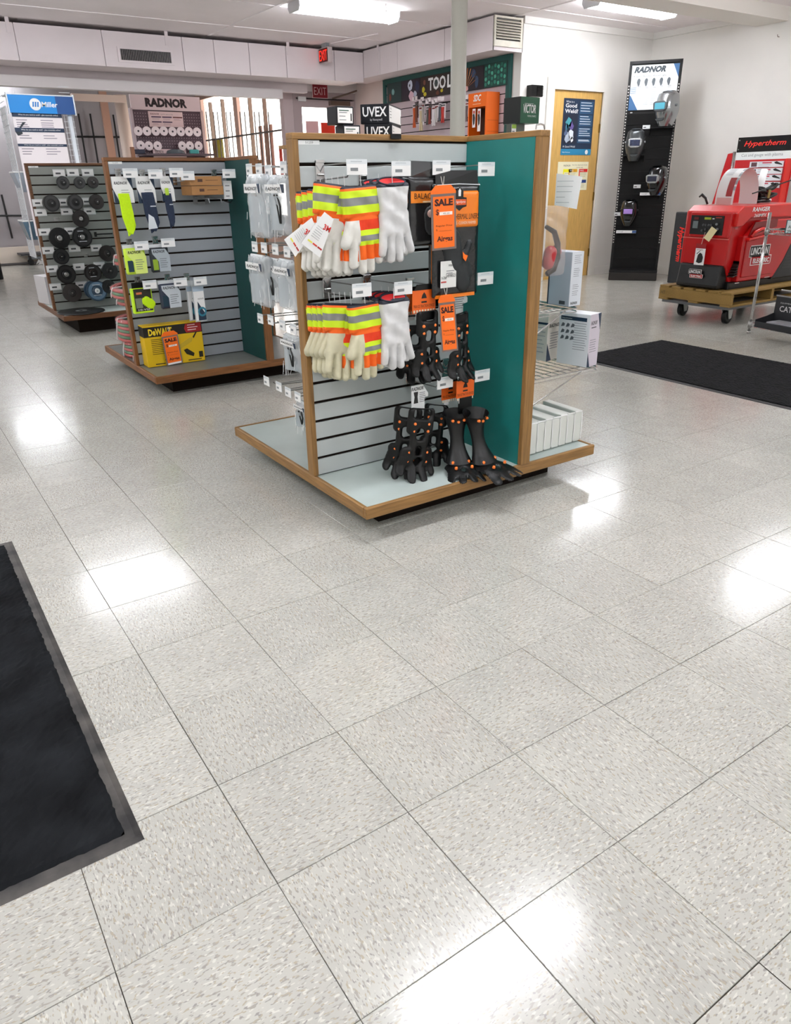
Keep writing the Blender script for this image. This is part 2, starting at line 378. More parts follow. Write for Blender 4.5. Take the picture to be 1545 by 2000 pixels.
# ---- ceiling: boards with cover strips
ce = struct('ceiling', MB().box(-3.1, -3.1, H+.012, WX+.1, AY+.2, H+.15), M('ceiling void', '#3a3534', .9))
cb = None
for ix, (xa, xb) in enumerate(((-3, -1.0), (-1.0, .95), (.95, 3.4), (3.4, 5.95), (5.95, 8.27))):
    for iy in range(-3, 10):
        ya, yb = iy*1.22+(.2 if True else 0), (iy+1)*1.22+.2
        if ya > AY: continue
        bx('board', xa+.004, max(-3, ya)+.004, H, xb-.004, min(yb, AY)-.004, H+.012, CEILM, ce)
for y in [iy*1.22+.2 for iy in range(-2, 10)]: bx('cover_strip', -3, y-.02, H-.006, WX, y+.02, H, CEILM, ce)
for x in (.95, 3.4, 5.95): bx('cover_strip', x-.02, -3, H-.008, x+.02, 9.4, H, CEILM, ce)
p = PZ(1300, 0, 2.76); q = PZ(1545, 41, 2.76); r = PZ(1418, 43, 2.76)
struct('trim_7', MB().box(-3, (p[1]+q[1])/2, 2.76, WX, r[1], H), M('beam paint', '#e9e4dc', .55))
struct('trim_8', MB().box(TX, BY-.03, H-.07, WX, BY, H).box(WX-.03, r[1], H-.07, WX, BY-.03, H), WALLM)
# ---- boxed soffit round the back
SF = 9.4; zb = 2.49; zt = 2.845; X5 = 5.61
s = struct('trim_9', MB().box(-3, SF+.02, zb+.01, X5, SF+.58, zt-.01), SOFM)
ed = [-3]+[PY(u, 100, SF)[0] for u in (35, 203, 357, 418, 486, 558, 652)]+[X5]
for a, b_ in zip(ed, ed[1:]): bx('panel', a+.004, SF, zb, b_-.004, SF+.02, zt, SOFM, s)
for u in (17, 323, 560): x = PY(u, 60, SF)[0]; bx('strap', x-.02, SF-.008, zt-.1, x+.02, SF, H, SOFM, s)
s2 = struct('trim_10', MB().box(X5+.02, BY+.02, zb+.06, TX, SF+.6, zt), SOFM)
ed = [BY]+[PX(u, 100, X5)[1] for u in (868, 776, 742, 700)]+[SF]
for a, b_ in zip(ed, ed[1:]): bx('panel', X5, a+.004, zb+.05, X5+.02, b_-.004, zt+.02, SOFM, s2)
bx('panel', X5, BY, zb+.05, TX+.01, BY+.02, zt+.02, SOFM, s2)
y = PX(738, 80, X5)[1]; bx('strap', X5-.008, y-.02, zb+.05, X5, y+.02, H, SOFM, s2)
# grille in the soffit
p, q = PY(228, 90, SF-.01), PY(341, 128, SF-.01)
g = thing('vent_grille', 'wide white framed vent grille with dark slots in the boxed soffit', 'vent', (p[0], SF, q[2])); gwid, ghei = q[0]-p[0], p[2]-q[2]
part('frame', MB().box(0, -.012, 0, gwid, 0, .022).box(0, -.012, ghei-.022, gwid, 0, ghei).box(0, -.012, .022, .03, 0, ghei-.022).box(gwid-.03, -.012, .022, gwid, 0, ghei-.022), SOFM, g)
bx('backing', .03, -.003, .022, gwid-.03, -.001, ghei-.022, K('#0c0a0a'), g)
sl = bx('slat', 0, -.012, .022, .0055, -.003, ghei-.022, K('#8f8889'), g); n = 30
for k in range(n):
    o = sl if k == 0 else link(sl.copy(), g)
    o.location.x = .035+(gwid-.075)*k/(n-1)
# louvred vent on the soffit's end
p, q = PY(966, 29, BY-.005), PY(1018, 95, BY-.005)
g = thing('louvre_vent', 'cream louvred vent on the end of the soffit over the green box', 'vent', (p[0], BY, q[2])); gw_, gh_ = q[0]-p[0], p[2]-q[2]
cr = M('cream enamel', '#d9d3c3', .45, noise=.1, scale=12)
part('frame', MB().box(0, -.02, 0, gw_, 0, .06).box(0, -.02, gh_-.02, gw_, 0, gh_).box(0, -.02, .06, .02, 0, gh_-.02).box(gw_-.03, -.02, .06, gw_, 0, gh_-.02), cr, g)
bx('backing', .02, -.004, .06, gw_-.03, -.002, gh_-.02, K('#3a342b'), g)
for k in range(7):
    z = .075+(gh_-.11)*k/6.8; part('louvre', MB().prism([(-.03, z), (-.004, z+.016), (-.004, z+.022), (-.03, z+.006)], .022, gw_-.032, ax='x'), cr, g)
# ---- slim steel column behind the middle stand
p = PZ(886, 690, 0); struct('trim_11', MB().cyl(p[0], p[1], 0, H, .052, n=28), M('column paint', '#b9b8ae', .45), smooth=True)
# ---- skirting
struct('baseboard_back', MB().box(dx1+.13, BY-.012, 0, WX, BY, .1), WALLM); struct('baseboard_right', MB().box(WX-.012, -3, 0, WX, BY, .1), WALLM)
# ---- oak door in white casing
d2 = struct('door_2', MB().box(dx0, BY+.01, 0, dx1, BY+.05, dz), M('oak veneer door', '#d3a95f', .5, noise=.14, scale=14, stretch=(6, 1, .5)))
part('casing', MB().box(dx0-.12, BY-.02, 0, dx0, BY+.03, dz+.12).box(dx1, BY-.02, 0, dx1+.12, BY+.03, dz+.12).box(dx0, BY-.02, dz, dx1, BY+.03, dz+.12), M('gloss white trim', '#ece9e2', .35), d2)
for z in (1.75, .95, .25): bx('hinge', dx1-.015, BY-.005, z, dx1+.005, BY+.02, z+.1, M('brass', '#8a7444', .35, metal=.8), d2)

# ================================================================== lamps
DIFF = M('lit lamp diffuser', '#f6faff', .4, emit=LAMP_POWER)
def lamp(x, y, z=2.80, L=1.22, W=.25, label='', first=[None]):
    if first[0] is None:
        t = thing('ceiling_lamp', label, 'ceiling lamp', (x, y, z), 0, 'wraparound fluorescent ceiling lamps')
        part('housing', MB().prism([(-W/2+.04, .076), (W/2-.04, .076), (W/2-.06, .088), (-W/2+.06, .088)], -L/2, L/2, ax='x'), M('lamp enamel', '#d9d9dc', .4), t)
        part('diffuser', MB().prism([(-W/2+.03, .075), (-W/2+.004, .035), (-W/2+.03, .006), (0, 0), (W/2-.03, .006), (W/2-.004, .035), (W/2-.03, .075)], -L/2+.012, L/2-.012, ax='x'), DIFF, t)
        for s_ in (-1, 1): part('end_cap', MB().prism([(-W/2, .088), (-W/2, .04), (-W/2+.03, -.004), (W/2-.03, -.004), (W/2, .04), (W/2, .088)], s_*L/2-.012*(s_ > 0), s_*L/2+.012*(s_ < 0), ax='x'), M('lamp enamel', ''), t)
        first[0] = t; return t
    return copy_tree(first[0], (x, y, z), label)
p, q = PZ(548, 26, 2.80), PZ(795, 42, 2.80); lamp((p[0]+q[0])/2, (p[1]+q[1])/2, label='lit white tube lamp on the ceiling, the one left of the column')
p, q = PZ(1125, 18, 2.80), PZ(1335, 32, 2.80); lamp((p[0]+q[0])/2, (p[1]+q[1])/2, label='lit white tube lamp on the ceiling above the oak door')
for (x, y) in ((1.28, 1.35), (.95, 7.05), (6.65, 3.02), (1.3, 13.7)):  # last one, in the window bay, is a lamp invented to suit its glare
    lamp(x, y, label='lit tube lamp out of view, seen only as a glare patch on the floor')
for (x, y) in ((-1.6, 1.35), (4.0, -1.6), (1.3, -1.6), (-1.6, -1.6), (6.8, -1.6), (-1.8, 4.2), (-1.8, 7.05), (-1.5, 13.5)):  # unseen lamps added to keep the whole room evenly lit
    lamp(x, y, label='added unseen tube lamp beyond the frame, to light the room')
# ---- EXIT signs
e0, e1 = (4.9, 9.375, 2.82), (4.9, 9.13, 2.665)
t = thing('exit_sign', 'small glowing red exit sign hanging from the ceiling', 'exit sign', (4.9, e0[1], e1[2]), -PI/2)
ew, eh = .245, .175
bx('housing', 0, 0, 0, ew, .07, eh, M('sign housing', '#c9bcbc', .5), t, bevel=.005)
bx('canopy', ew*.25, .01, eh, ew*.75, .06, H-e1[2], GRY, t)
bx('face', .01, -.004, .01, ew-.01, 0, eh-.01, M('red sign glow', '#4a0504', .5, emit=.12), t)
text('EXIT', .02, .03, ew-.04, eh-.06, -.0055, M('red letter glow', '#ff2412', .5, emit=1.6), t, bold=-.012)
p, q = PY(609, 163, SY-.06), PY(641, 193, SY-.06)
t = thing('exit_sign', 'dark red flat EXIT board above the glazed door', 'exit sign', (p[0], SY-.06, q[2])); ew, eh = q[0]-p[0], p[2]-q[2]
bx('board', 0, 0, 0, ew, .008, eh, K('#e2c9c9'), t); bx('face', .008, -.002, .008, ew-.008, 0, eh-.008, K('#8e1c2a'), t)
text('EXIT', .03, .045, ew-.06, eh-.09, -.003, K('#f0cfcf'), t, bold=-.01)

# ================================================================== floor mats
def floor_mat(x0, y0, x1, y1, label, border, pile):
    t = thing('floor_mat', label, 'mat', ((x0+x1)/2, (y0+y1)/2, 0)); a, b = (x1-x0)/2, (y1-y0)/2
    part('rubber_border', MB().add([(-a, -b, .0005), (a, -b, .0005), (a, b, .0005), (-a, b, .0005), (-a+.014, -b+.014, .005), (a-.014, -b+.014, .005), (a-.014, b-.014, .005), (-a+.014, b-.014, .005)],
        [(0, 1, 5, 4), (1, 2, 6, 5), (2, 3, 7, 6), (3, 0, 4, 7), (4, 5, 6, 7)]), border, t)
    nu, nv = int(a*2/.012), int(b*2/.012); c = .03
    def f(u, v):
        x, y = -a+c+(2*a-2*c)*u, -b+c+(2*b-2*c)*v; e = min(u, 1-u, v, 1-v)
        return (x+(random.uniform(-.002, .002) if e == 0 else 0), y+(random.uniform(-.002, .002) if e == 0 else 0), .005+(.0045+random.uniform(0, .003) if e > 0 else 0))
    part('carpet_pile', MB().grid(f, nu, nv), pile, t, smooth=False); return t
PILE = M('charcoal carpet', '#232528', .95, scale=7, col2='#121315', spec=.1)
PILE2 = M('black carpet', '#15161a', .95, scale=14, col2='#0a0b0c', sheen=.03, spec=.1)
floor_mat(-1.75, .555, -.485, 2.24, 'black carpet mat with worn grey rubber edge at lower left', M('worn grey rubber', '#55514d', .55, scale=12, col2='#1c1b1c'), PILE)
floor_mat(3.46, 1.43, 4.54, 3.18, 'black ribbed mat on the floor in front of the red engine welder', M('black rubber edge', '#1d1d1f', .5), PILE2)

# ================================================================== display stands
P0 = .0762; BH = .139
def board_wall(t, x0, y0, x1, y1, z0, slat, teal, name_post=True):
    pass
def make_stand(label, slatm, deckm, woodm, woodx, woody, dk=0., TEAL=TEAL):
    """pinwheel of four boards on a square deck; local origin is the front left corner of the deck"""
    W, D = 1.2, 1.22; z = BH+dk; hz = 16*P0
    t = thing('display_stand', label, 'display stand')
    bx('plinth', .14, .14, 0, W-.14, D-.14, z-.04, DARK, t)
    bx('deck', .012, .012, z-.04, W-.012, D-.012, z, deckm, t)
    for (a, b, c, d, m) in ((0, 0, W, .018, woodx), (0, D-.018, W, D, woodx), (0, .018, .018, D-.018, woody), (W-.018, .018, W, D-.018, woody)):
        bx('edge_trim', a, b, z-.043, c, d, z+.003, m, t, bevel=.004)
    th = .05; yA = .395; xB = .755; yC = .80; xD = .40
    # board A (slats face -y), x 0..xB ; board B (teal face -x), y 0..yC ; board C faces -y on the right; board D faces -x at back left
    def frame(x0, y0, x1, y1):
        m = MB(); top = z+hz
        if x1-x0 > y1-y0: bx('rail', x0, y0, top, x1, y1, top+.02, woodx, t, bevel=.002)
        else: bx('rail', x0, y0, top, x1, y1, top+.02, woody, t, bevel=.002)
    def post(x0, y0, x1, y1): bx('post', x0, y0, z+.003, x1, y1, z+hz, woodm, t, bevel=.002)
    post(0, yA, .022, yA+th); frame(0, yA, xB+.05, yA+th)
    post(xB, 0, xB+.05, .022); frame(xB, 0, xB+.05, yA)
    post(W-.022, yC, W, yC+th); frame(xB+.05, yC, W, yC+th); post(xD, D-.022, xD+th, D); frame(xD, yA+th, xD+th, D); frame(xB, yA+th, xB+.05, yC)
    bx('teal_board', xB, .022, z, xB+.05, yC, z+hz, TEAL, t)
    bx('backing_board', .022, yA+.012, z, xB, yA+th, z+hz, DARK, t)
    bx('backing_board', xD+.012, yA+th, z, xD+th, D-.022, z+hz, DARK, t)
    bx('teal_board', xB+.05, yC, z, W-.022, yC+th, z+hz, TEAL, t)
    s0 = None
    for k in range(16):
        zz = z+k*P0
        if s0 is None: s0 = o = bx('slat', .022, yA+.004, .0045, xB, yA+.0125, P0-.0065, slatm, t, bevel=.0015)
        else: o = link(s0.copy(), t)
        o.location = (0, 0, zz)
    s1 = None
    for k in range(16):
        if s1 is None: s1 = o = bx('slat', xD+.004, yA+th, .0045, xD+.0125, D-.022, P0-.0045, slatm, t)
        else: o = link(s1.copy(), t)
        o.location = (0, 0, z+k*P0)
    bx('number_strip', .024, yA+.0035, z+hz-.016, .105, yA+.0042, z+hz-.003, K('#e9ebea'), t)
    text('51259' if dk == 0 else '51260', .05, z+hz-.013, .03, .007, yA+.003, K('#77797a'), t)
    return t
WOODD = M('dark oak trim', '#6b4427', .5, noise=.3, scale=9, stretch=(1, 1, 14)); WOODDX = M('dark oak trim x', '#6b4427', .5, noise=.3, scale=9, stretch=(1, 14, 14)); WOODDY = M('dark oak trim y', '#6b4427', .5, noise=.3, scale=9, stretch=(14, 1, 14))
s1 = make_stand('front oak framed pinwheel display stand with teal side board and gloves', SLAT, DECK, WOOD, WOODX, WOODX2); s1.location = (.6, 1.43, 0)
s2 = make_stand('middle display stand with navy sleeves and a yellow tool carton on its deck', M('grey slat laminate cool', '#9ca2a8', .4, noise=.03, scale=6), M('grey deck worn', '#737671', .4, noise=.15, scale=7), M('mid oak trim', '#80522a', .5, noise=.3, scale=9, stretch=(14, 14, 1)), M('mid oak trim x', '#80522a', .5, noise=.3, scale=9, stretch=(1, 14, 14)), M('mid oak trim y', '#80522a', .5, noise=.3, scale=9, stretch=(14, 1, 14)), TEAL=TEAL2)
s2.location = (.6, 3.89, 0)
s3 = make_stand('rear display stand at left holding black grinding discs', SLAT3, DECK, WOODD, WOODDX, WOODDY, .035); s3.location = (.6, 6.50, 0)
Y1, Y2, Y3 = 1.43+.399, 3.89+.399, 6.50+.399     # slat faces

# ================================================================== hooks with price tags
def make_hook(L=.24, tagw=.078, tagh=.046, label='', plate=CHROME):
    t = thing('display_hook', label, 'hook')
    part('mounting_plate', MB().box(-.017, -.006, -.062, .017, 0, .018).box(-.017, -.012, .008, .017, 0, .016), plate, t, bevel=.001)
    part('prong', MB().tube([(0, -.004, -.045), (0, -L*.78, -.038), (0, -L*.86, -.02)], .0028).tube([(-.012, -.008, -.03), (.012, -.008, -.03)], .004), STEEL, t)
    part('tag_wire', MB().tube([(0, -.004, -.02), (0, -.03, 0), (0, -L+.004, .004)], .0022), STEEL, t)
    tg = part('price_tag', MB().box(-tagw*.42, -L-.0016, -tagh*.72, tagw*.58, -L, tagh*.28), M('tag holder', '#e3e8ea', .2, spec=.6), t)
    bx('card', -tagw*.40, -L-.0024, -tagh*.70, tagw*.56, -L-.0016, -tagh*.02, WHITEP, tg)
    bx('barcode', -tagw*.24, -L-.003, -tagh*.46, tagw*.12, -L-.0024, -tagh*.26, K('#85898c'), tg)
    bx('header_line', -tagw*.22, -L-.003, tagh*.12, tagw*.32, -L-.0024, tagh*.17, K('#b9c0c4'), tg)
    return t
hk = make_hook(label='x'); hk['label'] = 'chrome hook with price tag, leftmost of the top row on the front stand'
hooks = {}
def hook_at(u, v, L, Y, label, grp, proto, axis='y', X=None):
    if axis == 'y': p = PY(u, v, Y-L); loc = (p[0], Y, p[2]+.008); rz = 0
    else: p = PX(u, v, X-L); loc = (X, p[1], p[2]+.008); rz = -PI/2
    if proto.get('used'): o = copy_tree(proto, loc, label, rz)
    else: o = proto; o['used'] = 1; o.location = loc; o.rotation_euler.z = rz; o['label'] = label
    o['group'] = grp; return loc
G1 = 'hooks on the front stand'
rows = [('top', [(695, 325), (782, 328), (861, 326), (949, 329)]), ('middle', [(705, 566), (786, 562), (873, 567), (947, 543)]), ('bottom', [(868, 747), (941, 733)])]
HP = {}
for rn, lst in rows:
    for k, (u, v) in enumerate(lst):
        HP[rn, k] = hook_at(u, v, .245, Y1, 'chrome hook with price tag, %s of the %s row on the front stand' % (ORD[k] if len(lst) > 2 else ('left', 'right')[k], rn), G1, hk)
hk2 = make_hook(.235, .085, .05)
HQ = {}
for rn, lst in [('top', [(252, 337), (301, 339), (342, 336), (364, 342), (445, 338)]), ('middle', [(274, 479), (326, 473)]), ('bottom', [(290, 555), (350, 550), (389, 548)])]:
    for k, (u, v) in enumerate(lst):
        HQ[rn, k] = hook_at(u, v, .235, Y2, 'hook with price tag, %s of the %s row on the middle stand' % (ORD[k], rn), 'hooks on the middle stand', hk2)
# the disc stand: labels lie flat in the slat face, pegs carry discs
def flat_tag(p, label, grp, proto=[None]):
    if proto[0] is None:
        t = thing('price_label', label, 'price label', p, 0, grp); bx('holder', -.05, -.008, -.03, .05, 0, .03, K('#d7dadb'), t); bx('card', -.047, -.0095, -.022, .047, -.008, .022, WHITEP, t); bx('barcode', -.03, -.0102, -.010, .012, -.0095, .004, K('#4d5053'), t)
        proto[0] = t
    else: copy_tree(proto[0], p, label)
D3T = [('first', [(115, 338), (142, 337), (171, 337)]), ('second', [(75, 396), (125, 395), (170, 393)]), ('third', [(79, 415), (130, 413), (175, 412)]), ('fourth', [(87, 453), (138, 451)]),
       ('fifth', [(94, 489), (145, 485), (188, 484)]), ('sixth', [(102, 525), (154, 521), (194, 518)]), ('seventh', [(108, 560), (159, 556), (204, 551)])]
for rn, lst in D3T:
    for k, (u, v) in enumerate(lst): flat_tag(PY(u, v, Y3-.002), 'small white price label, %s in the %s label row of the disc stand' % (['left', 'middle', 'right'][k], rn), 'price labels on the disc stand')
DISC = [(123.6, 356.6, 10.5, 'small', 'left of the top row'), (156, 356.6, 9.5, 'small', 'middle of the top row'), (182, 356, 9.5, 'small', 'right of the top row'), (101, 397, 13.5, 'thick', 'left of the second row'), (148, 395, 12.8, 'thick', 'middle of the second row'),
    (189, 394, 12.5, 'brownish', 'right of the second row'), (158, 427, 14, 'lone', 'by itself in the third row'), (116.6, 465, 17.5, 'large', 'left of the fourth row'), (161, 463, 17, 'ringed grey', 'right of the fourth row'), (120, 501, 13.5, 'black', 'left of the fifth row'),
    (210, 495, 14, 'grey', 'right of the fifth row beside the oak post'), (130, 536, 16.3, 'large', 'left of the sixth row'), (182, 533, 15, 'brown labelled', 'middle of the sixth row'), (215, 529, 14, 'black', 'right of the sixth row'), (141, 572, 16, 'tilted', 'left of the seventh row'), (183, 566, 16.5, 'blue', 'seventh row, behind another blue disc'), (190, 568, 18, 'blue white-centred', 'front of the seventh row'),
    (213, 560, 12, 'black', 'at the right end of the seventh row')]
for i, (u, v, r, ad, wh) in enumerate(DISC):
    off = .12 if i != 15 else .09; p = PY(u, v, Y3-off); rr = r*np.linalg.norm(p-CAM)/CF/1.04
    blue = 'blue' in ad; c = '#33485a' if blue else ['#0b0b0c', '#101010', '#150c0a', '#1a1c1e'][(i*7) % 4 if 'brown' not in ad else 2]
    t = thing('grinding_disc', '%s %s disc on the rear stand, %s' % (ad, 'abrasive' if blue else 'black', wh), 'disc', p, 0, 'discs on the rear stand', rot=(R(-4), 0, R(-8 if ad == 'tilted' else 2)))
    th = .05 if ad == 'thick' else .022
    part('disc', MB().lathe([(rr*.12, -.004), (rr*.35, -.004), (rr*.42, 0), (rr*.97, 0), (rr, .003), (rr, th), (rr*.12, th)], 32, ax='y'), M('disc '+c, c, .35, noise=.3, scale=60, coat=.2, spec=.35), t, smooth=False)
    hub = K('#e6e9ea') if i == 16 else (STEEL if i in (6, 7, 8, 11) else M('disc hub', '#151516', .3))
    part('hub', MB().lathe([(rr*.07, -.006), (rr*.07, -.012), (rr*.2, -.012), (rr*.26, -.005)], 20, ax='y'), hub, t)
    part('label_ring', MB().lathe([(rr*.55, -.0012), (rr*.85, -.0012)], 28, ax='y'), M('disc label '+('b' if blue else 'g'), '#5e7a92' if blue else '#222223', .3), t) if i in (0, 1, 3, 4, 8, 9, 11, 12, 16) else None
    if i in (8, 12, 16): rules(-rr*.4, rr*.62, rr*.8, 3, rr*.5, rr*.07, -.002, K('#b9bfc4'), t)
    part('peg', MB().tube([(0, -.03, 0), (0, off-.01, 0)], .004), STEEL, t)
for k, (u, v) in enumerate(((109, 427), (167, 497))):
    p = PY(u, v, Y3); t = thing('bare_peg', 'empty steel peg %s' % ('left of the lone disc' if k == 0 else 'in the fifth row, right of the black disc'), 'peg', p, 0)
    part('prong', MB().tube([(0, 0, 0), (0, -.16, 0), (0, -.17, .012)], .003).box(-.016, -.004, -.02, .016, 0, .012), STEEL, t)
p = PY(202, 457, Y3-.1); t = thing('spanner', 'black pin spanner lying on a peg beside the oak post', 'spanner', p); part('handle', MB().box(-.06, -.006, -.006, .08, 0, .006).cyl(.1, 0, -.02, .02, .012, n=10).cyl(-.07, 0, -.02, .02, .012, n=10), BLACKM, t); part('peg', MB().tube([(0, 0, -.008), (0, .1, -.008)], .003), STEEL, t)
p = PZ(159.5, 608, BH+.045); t = thing('saw_wheel', 'large flat black cut-off wheel lying on the deck of the rear stand', 'disc', (p[0], p[1]+.02, BH+.037))
part('wheel', MB().lathe([(.013, .012), (.2, .012), (.205, .006), (.2, 0), (.013, 0), (.013, .012)], 48), M('disc #131314', '#131314', .4), t); part('label', MB().lathe([(.02, .0128), (.05, .0128)], 24), K('#777a7a'), t)

# ================================================================== work gloves
LEA = M('white leather', '#e3e1da', .75, noise=.1, scale=25, bump=.25); CREAM = M('cream leather', '#d3ceb0', .75, noise=.1, scale=25, bump=.2); LEAG = M('grey white leather', '#dcdcdc', .7, noise=.12, scale=22, bump=.3)
HV_Y = M('lime reflective band', '#d6f21e', .45); HV_G = M('grey reflective tape', '#8d8f8e', .35, metal=.3); HV_O = M('bright orange fabric', '#ff6a10', .7, noise=.08, scale=40, bump=.2); HEM = M('navy binding', '#191d2c', .6); REDL = M('red lining', '#c81b1d', .7)
HVP = [('b', 0, -.050, .080, .050, .008, 0, .03), ('b', 0, -.135, .062, .05, .026), ('c', -.046, -.165, .0155, -.054, -.245, .0135), ('c', -.0145, -.168, .0165, -.018, -.266, .0145),
       ('c', .0175, -.168, .0165, .017, -.264, .0145), ('c', .048, -.162, .0155, .053, -.240, .0130), ('c', -.048, -.115, .022, -.080, -.178, .0165)]
def hv_zone(body):
    def f(x, z):
        if z > -.105:
            d = -z
            return 0 if d < .006 else 1 if d < .014 else 2 if d < .036 else 3 if d < .060 else 2 if d < .084 else 1
        if x > -.030 and z > -.232:
            d = -z
            if d < .135: return 6
            if x < .075: return 2 if d < .152 else 3 if d < .170 else 2 if d < .186 else (1 if d < .232 else 5)
        return 5
    return f
def leather_zone(x, z): return 0 if z > -.007 else 5
HVM = lambda body: [HEM, HV_O, HV_Y, HV_G, REDL, body, M('red orange gather', '#f03c0e', .7, bump=.6, scale=60, stretch=(1, 1, .3))]
_G = {}
def glove_mesh(kind):
    if kind in _G: return _G[kind]
    if kind == 'plain':
        pr = [('b', 0, -.045, .058, .050, .010, 0, .10), ('b', .002, -.118, .060, .046, .026), ('c', -.044, -.145, .0155, -.052, -.215, .0132), ('c', -.013, -.150, .0162, -.017, -.236, .0145), ('c', .0185, -.150, .0162, .019, -.236, .0145), ('c', .045, -.125, .0150, .066, -.212, .0135)]
        mb = puff(pr, (-.09, -.27, .10, .006), .0035, .019, .017, leather_zone, lump=.22); mats = [HEM, HV_O, HV_Y, HV_G, REDL, LEAG]
    elif kind == 'palm':
        pr = [(q[0], -q[1], q[2], q[3], -q[4], q[5], q[6]) if q[0] == 'c' else (q[0], -q[1])+q[2:] for q in HVP]
        mb = puff(pr, (-.10, -.29, .11, .006), .0035, .019, .017, lambda x, z: hv_zone(0)(0, z) if z > -.105 else 5, lump=.16); mats = HVM(LEA)
    else:
        mb = puff(HVP, (-.11, -.29, .10, .006), .0035, .019, .017, hv_zone(0), lump=.14); mats = HVM(LEA)
    o = part('glove', mb, mats, None, smooth=True); _G[kind] = o.data; COL.objects.unlink(o); return o.data
CREAMS = {}
def glove(kind, loc, rz=0, tilt=0, parent=None, name='glove', sc=1, cream=False):
    me = glove_mesh(kind)
    if cream:
        if kind not in CREAMS:
            me2 = me.copy()
            for i, m in enumerate(me2.materials):
                if m in (LEA,): me2.materials[i] = CREAM
            CREAMS[kind] = me2
        me = CREAMS[kind]
    o = bpy.data.objects.new(name, me); link(o, parent); o.location = loc; o.rotation_euler = (0, tilt, rz); o.scale = (sc, sc, sc); return o
def glove_pair(label, loc, kinds, offs, grp, rz=0, cream=False, sc=1):
    t = thing('work_gloves', label, 'gloves', loc, rz, grp)
    for k, (kd, (dx, dy, dz, tl, rr)) in enumerate(zip(kinds, offs)): glove(kd, (dx, dy, dz), rr, tl, t, cream=cream, sc=sc)
    part('plastic_tie', MB().tube([(0, -.005, -.01), (0, 0, .04)], .0012), K('#d8d8d8'), t)
    if kinds[0] == 'plain':
        x0 = offs[0][0]; part('lining', MB().grid(lambda u, v: (x0+.051*math.cos(2*PI*u)*(1-v), .018*math.sin(2*PI*u)*(1-v), .009+.012*math.sin(2*PI*u)*(1-v)-.004*v), 20, 3), REDL, t)
        part('cuff_binding', MB().tube([(x0+.053*math.cos(i*PI/12), .018*math.sin(i*PI/12), +.009+.012*math.sin(i*PI/12)) for i in range(24)], .0032, 6, closed=True), HEM, t, smooth=True)
    return t
# top row, lime and orange cuffs
hx, hy, hz = HP['top', 0]; zt_ = PY(700, 362, 1.6)[2]
n = 6
for k in range(n):
    y = 1.60+.033*k; fr = k == 0
    cen = PY(704, 368, 1.60)[0] if fr else hx-.014-.004*k
    lab = 'front pair of white leather gloves with lime and orange cuffs, top row' if fr else 'lime cuffed white gloves, %s behind the front pair in the top row' % ORD[k]
    glove_pair(lab.replace('second behind', 'next'), (cen, y, zt_-(.004*k)), ['hv', 'palm'] if fr else ['hv', 'hv'],
        [(.002, 0, 0, R(-3), R(4)), (-.062, .042, .004, R(8), R(-12))] if fr else [(-.004, 0, 0, R(3), R(-30)), (0, .014, -.004, R(1), R(-26))], 'lime cuffed gloves, top row', sc=1.0)
# hang cards sticking out at the left
for k, (uv) in enumerate((((600, 432), (651, 463), (625, 503), (573, 470)), ((629, 415), (668, 450), (626, 500), (588, 470)))):
    pass
def card_quad(name, label, cat, uvs, Y, th=.0008, mats=WHITEP):
    P = [PY(u, v, Y) for u, v in uvs]; c = sum(P)/len(P); t = thing(name, label, cat, c)
    part('card', MB().prism([(p[0]-c[0], p[2]-c[2]) for p in P], 0, th), mats, t); return t, c
for k, uvs in enumerate([[(609, 425), (617, 444), (577, 502), (555, 468)], [(634, 414), (652, 428), (625, 503), (588, 475)]]):
    Yc = 1.545-.006*k
    t, c = card_quad('hang_card', ('left' if k == 0 else 'right')+' white card hanging crooked off the lime gloves by the oak post', 'card', uvs, Yc)
    m = MB(); P = [PY(u, v, Yc) for u, v in uvs]
    def bil(a, b): return (P[0]*(1-a)+P[1]*a)*(1-b)+(P[3]*(1-a)+P[2]*a)*b
    for j, cl in enumerate(('#e9e35a', '#d8402c', '#b81f22')):
        a = bil(.15+.28*j, .80); b = bil(.15+.28*j+.24, .80); d = bil(.15+.28*j+.24, .84); e = bil(.15+.28*j, .84)
        part('colour_bar', MB().prism([(q[0]-c[0], q[2]-c[2]) for q in (a, b, d, e)], -.0008, 0), K(cl), t)
    lt = text('3M', -.012, -.006, .026, .018, 0, K('#d8261c'), t, bold=.03)
    q = bil(.75, .32); lt.location = (q[0]-c[0], -.001, q[2]-c[2]); lt.rotation_euler.y = R(28)
    for j in range(6):
        a = bil(.15, .38+.06*j); b = bil(.62, .38+.06*j); ln = part('print', MB().tube([tuple(a-c), tuple(b-c)], .0006, 3), K('#a9adb0'), t); ln.location.y = -.0012
# white leather pair, top row
hx2 = HP['top', 1][0]
for k in range(4):
    c_ = PY(767, 362, 1.58)[0] if k == 0 else hx2-.006*k
    glove_pair('front pair of plain white leather gloves, top row' if k == 0 else 'plain white leather gloves, %s of the top row bunch counted from the front' % ORD[k], (c_, 1.585+.036*k, PY(765, 360, 1.58)[2]-.002*k), ['plain', 'plain'],
        [(0, 0, 0, R(-2), 0), (-.008, .018, .002, R(4), R(-14))] if k == 0 else [(-.01, 0, 0, R(5), R(-22)), (-.006, .014, 0, R(1), R(-18))], 'plain white gloves, top row')
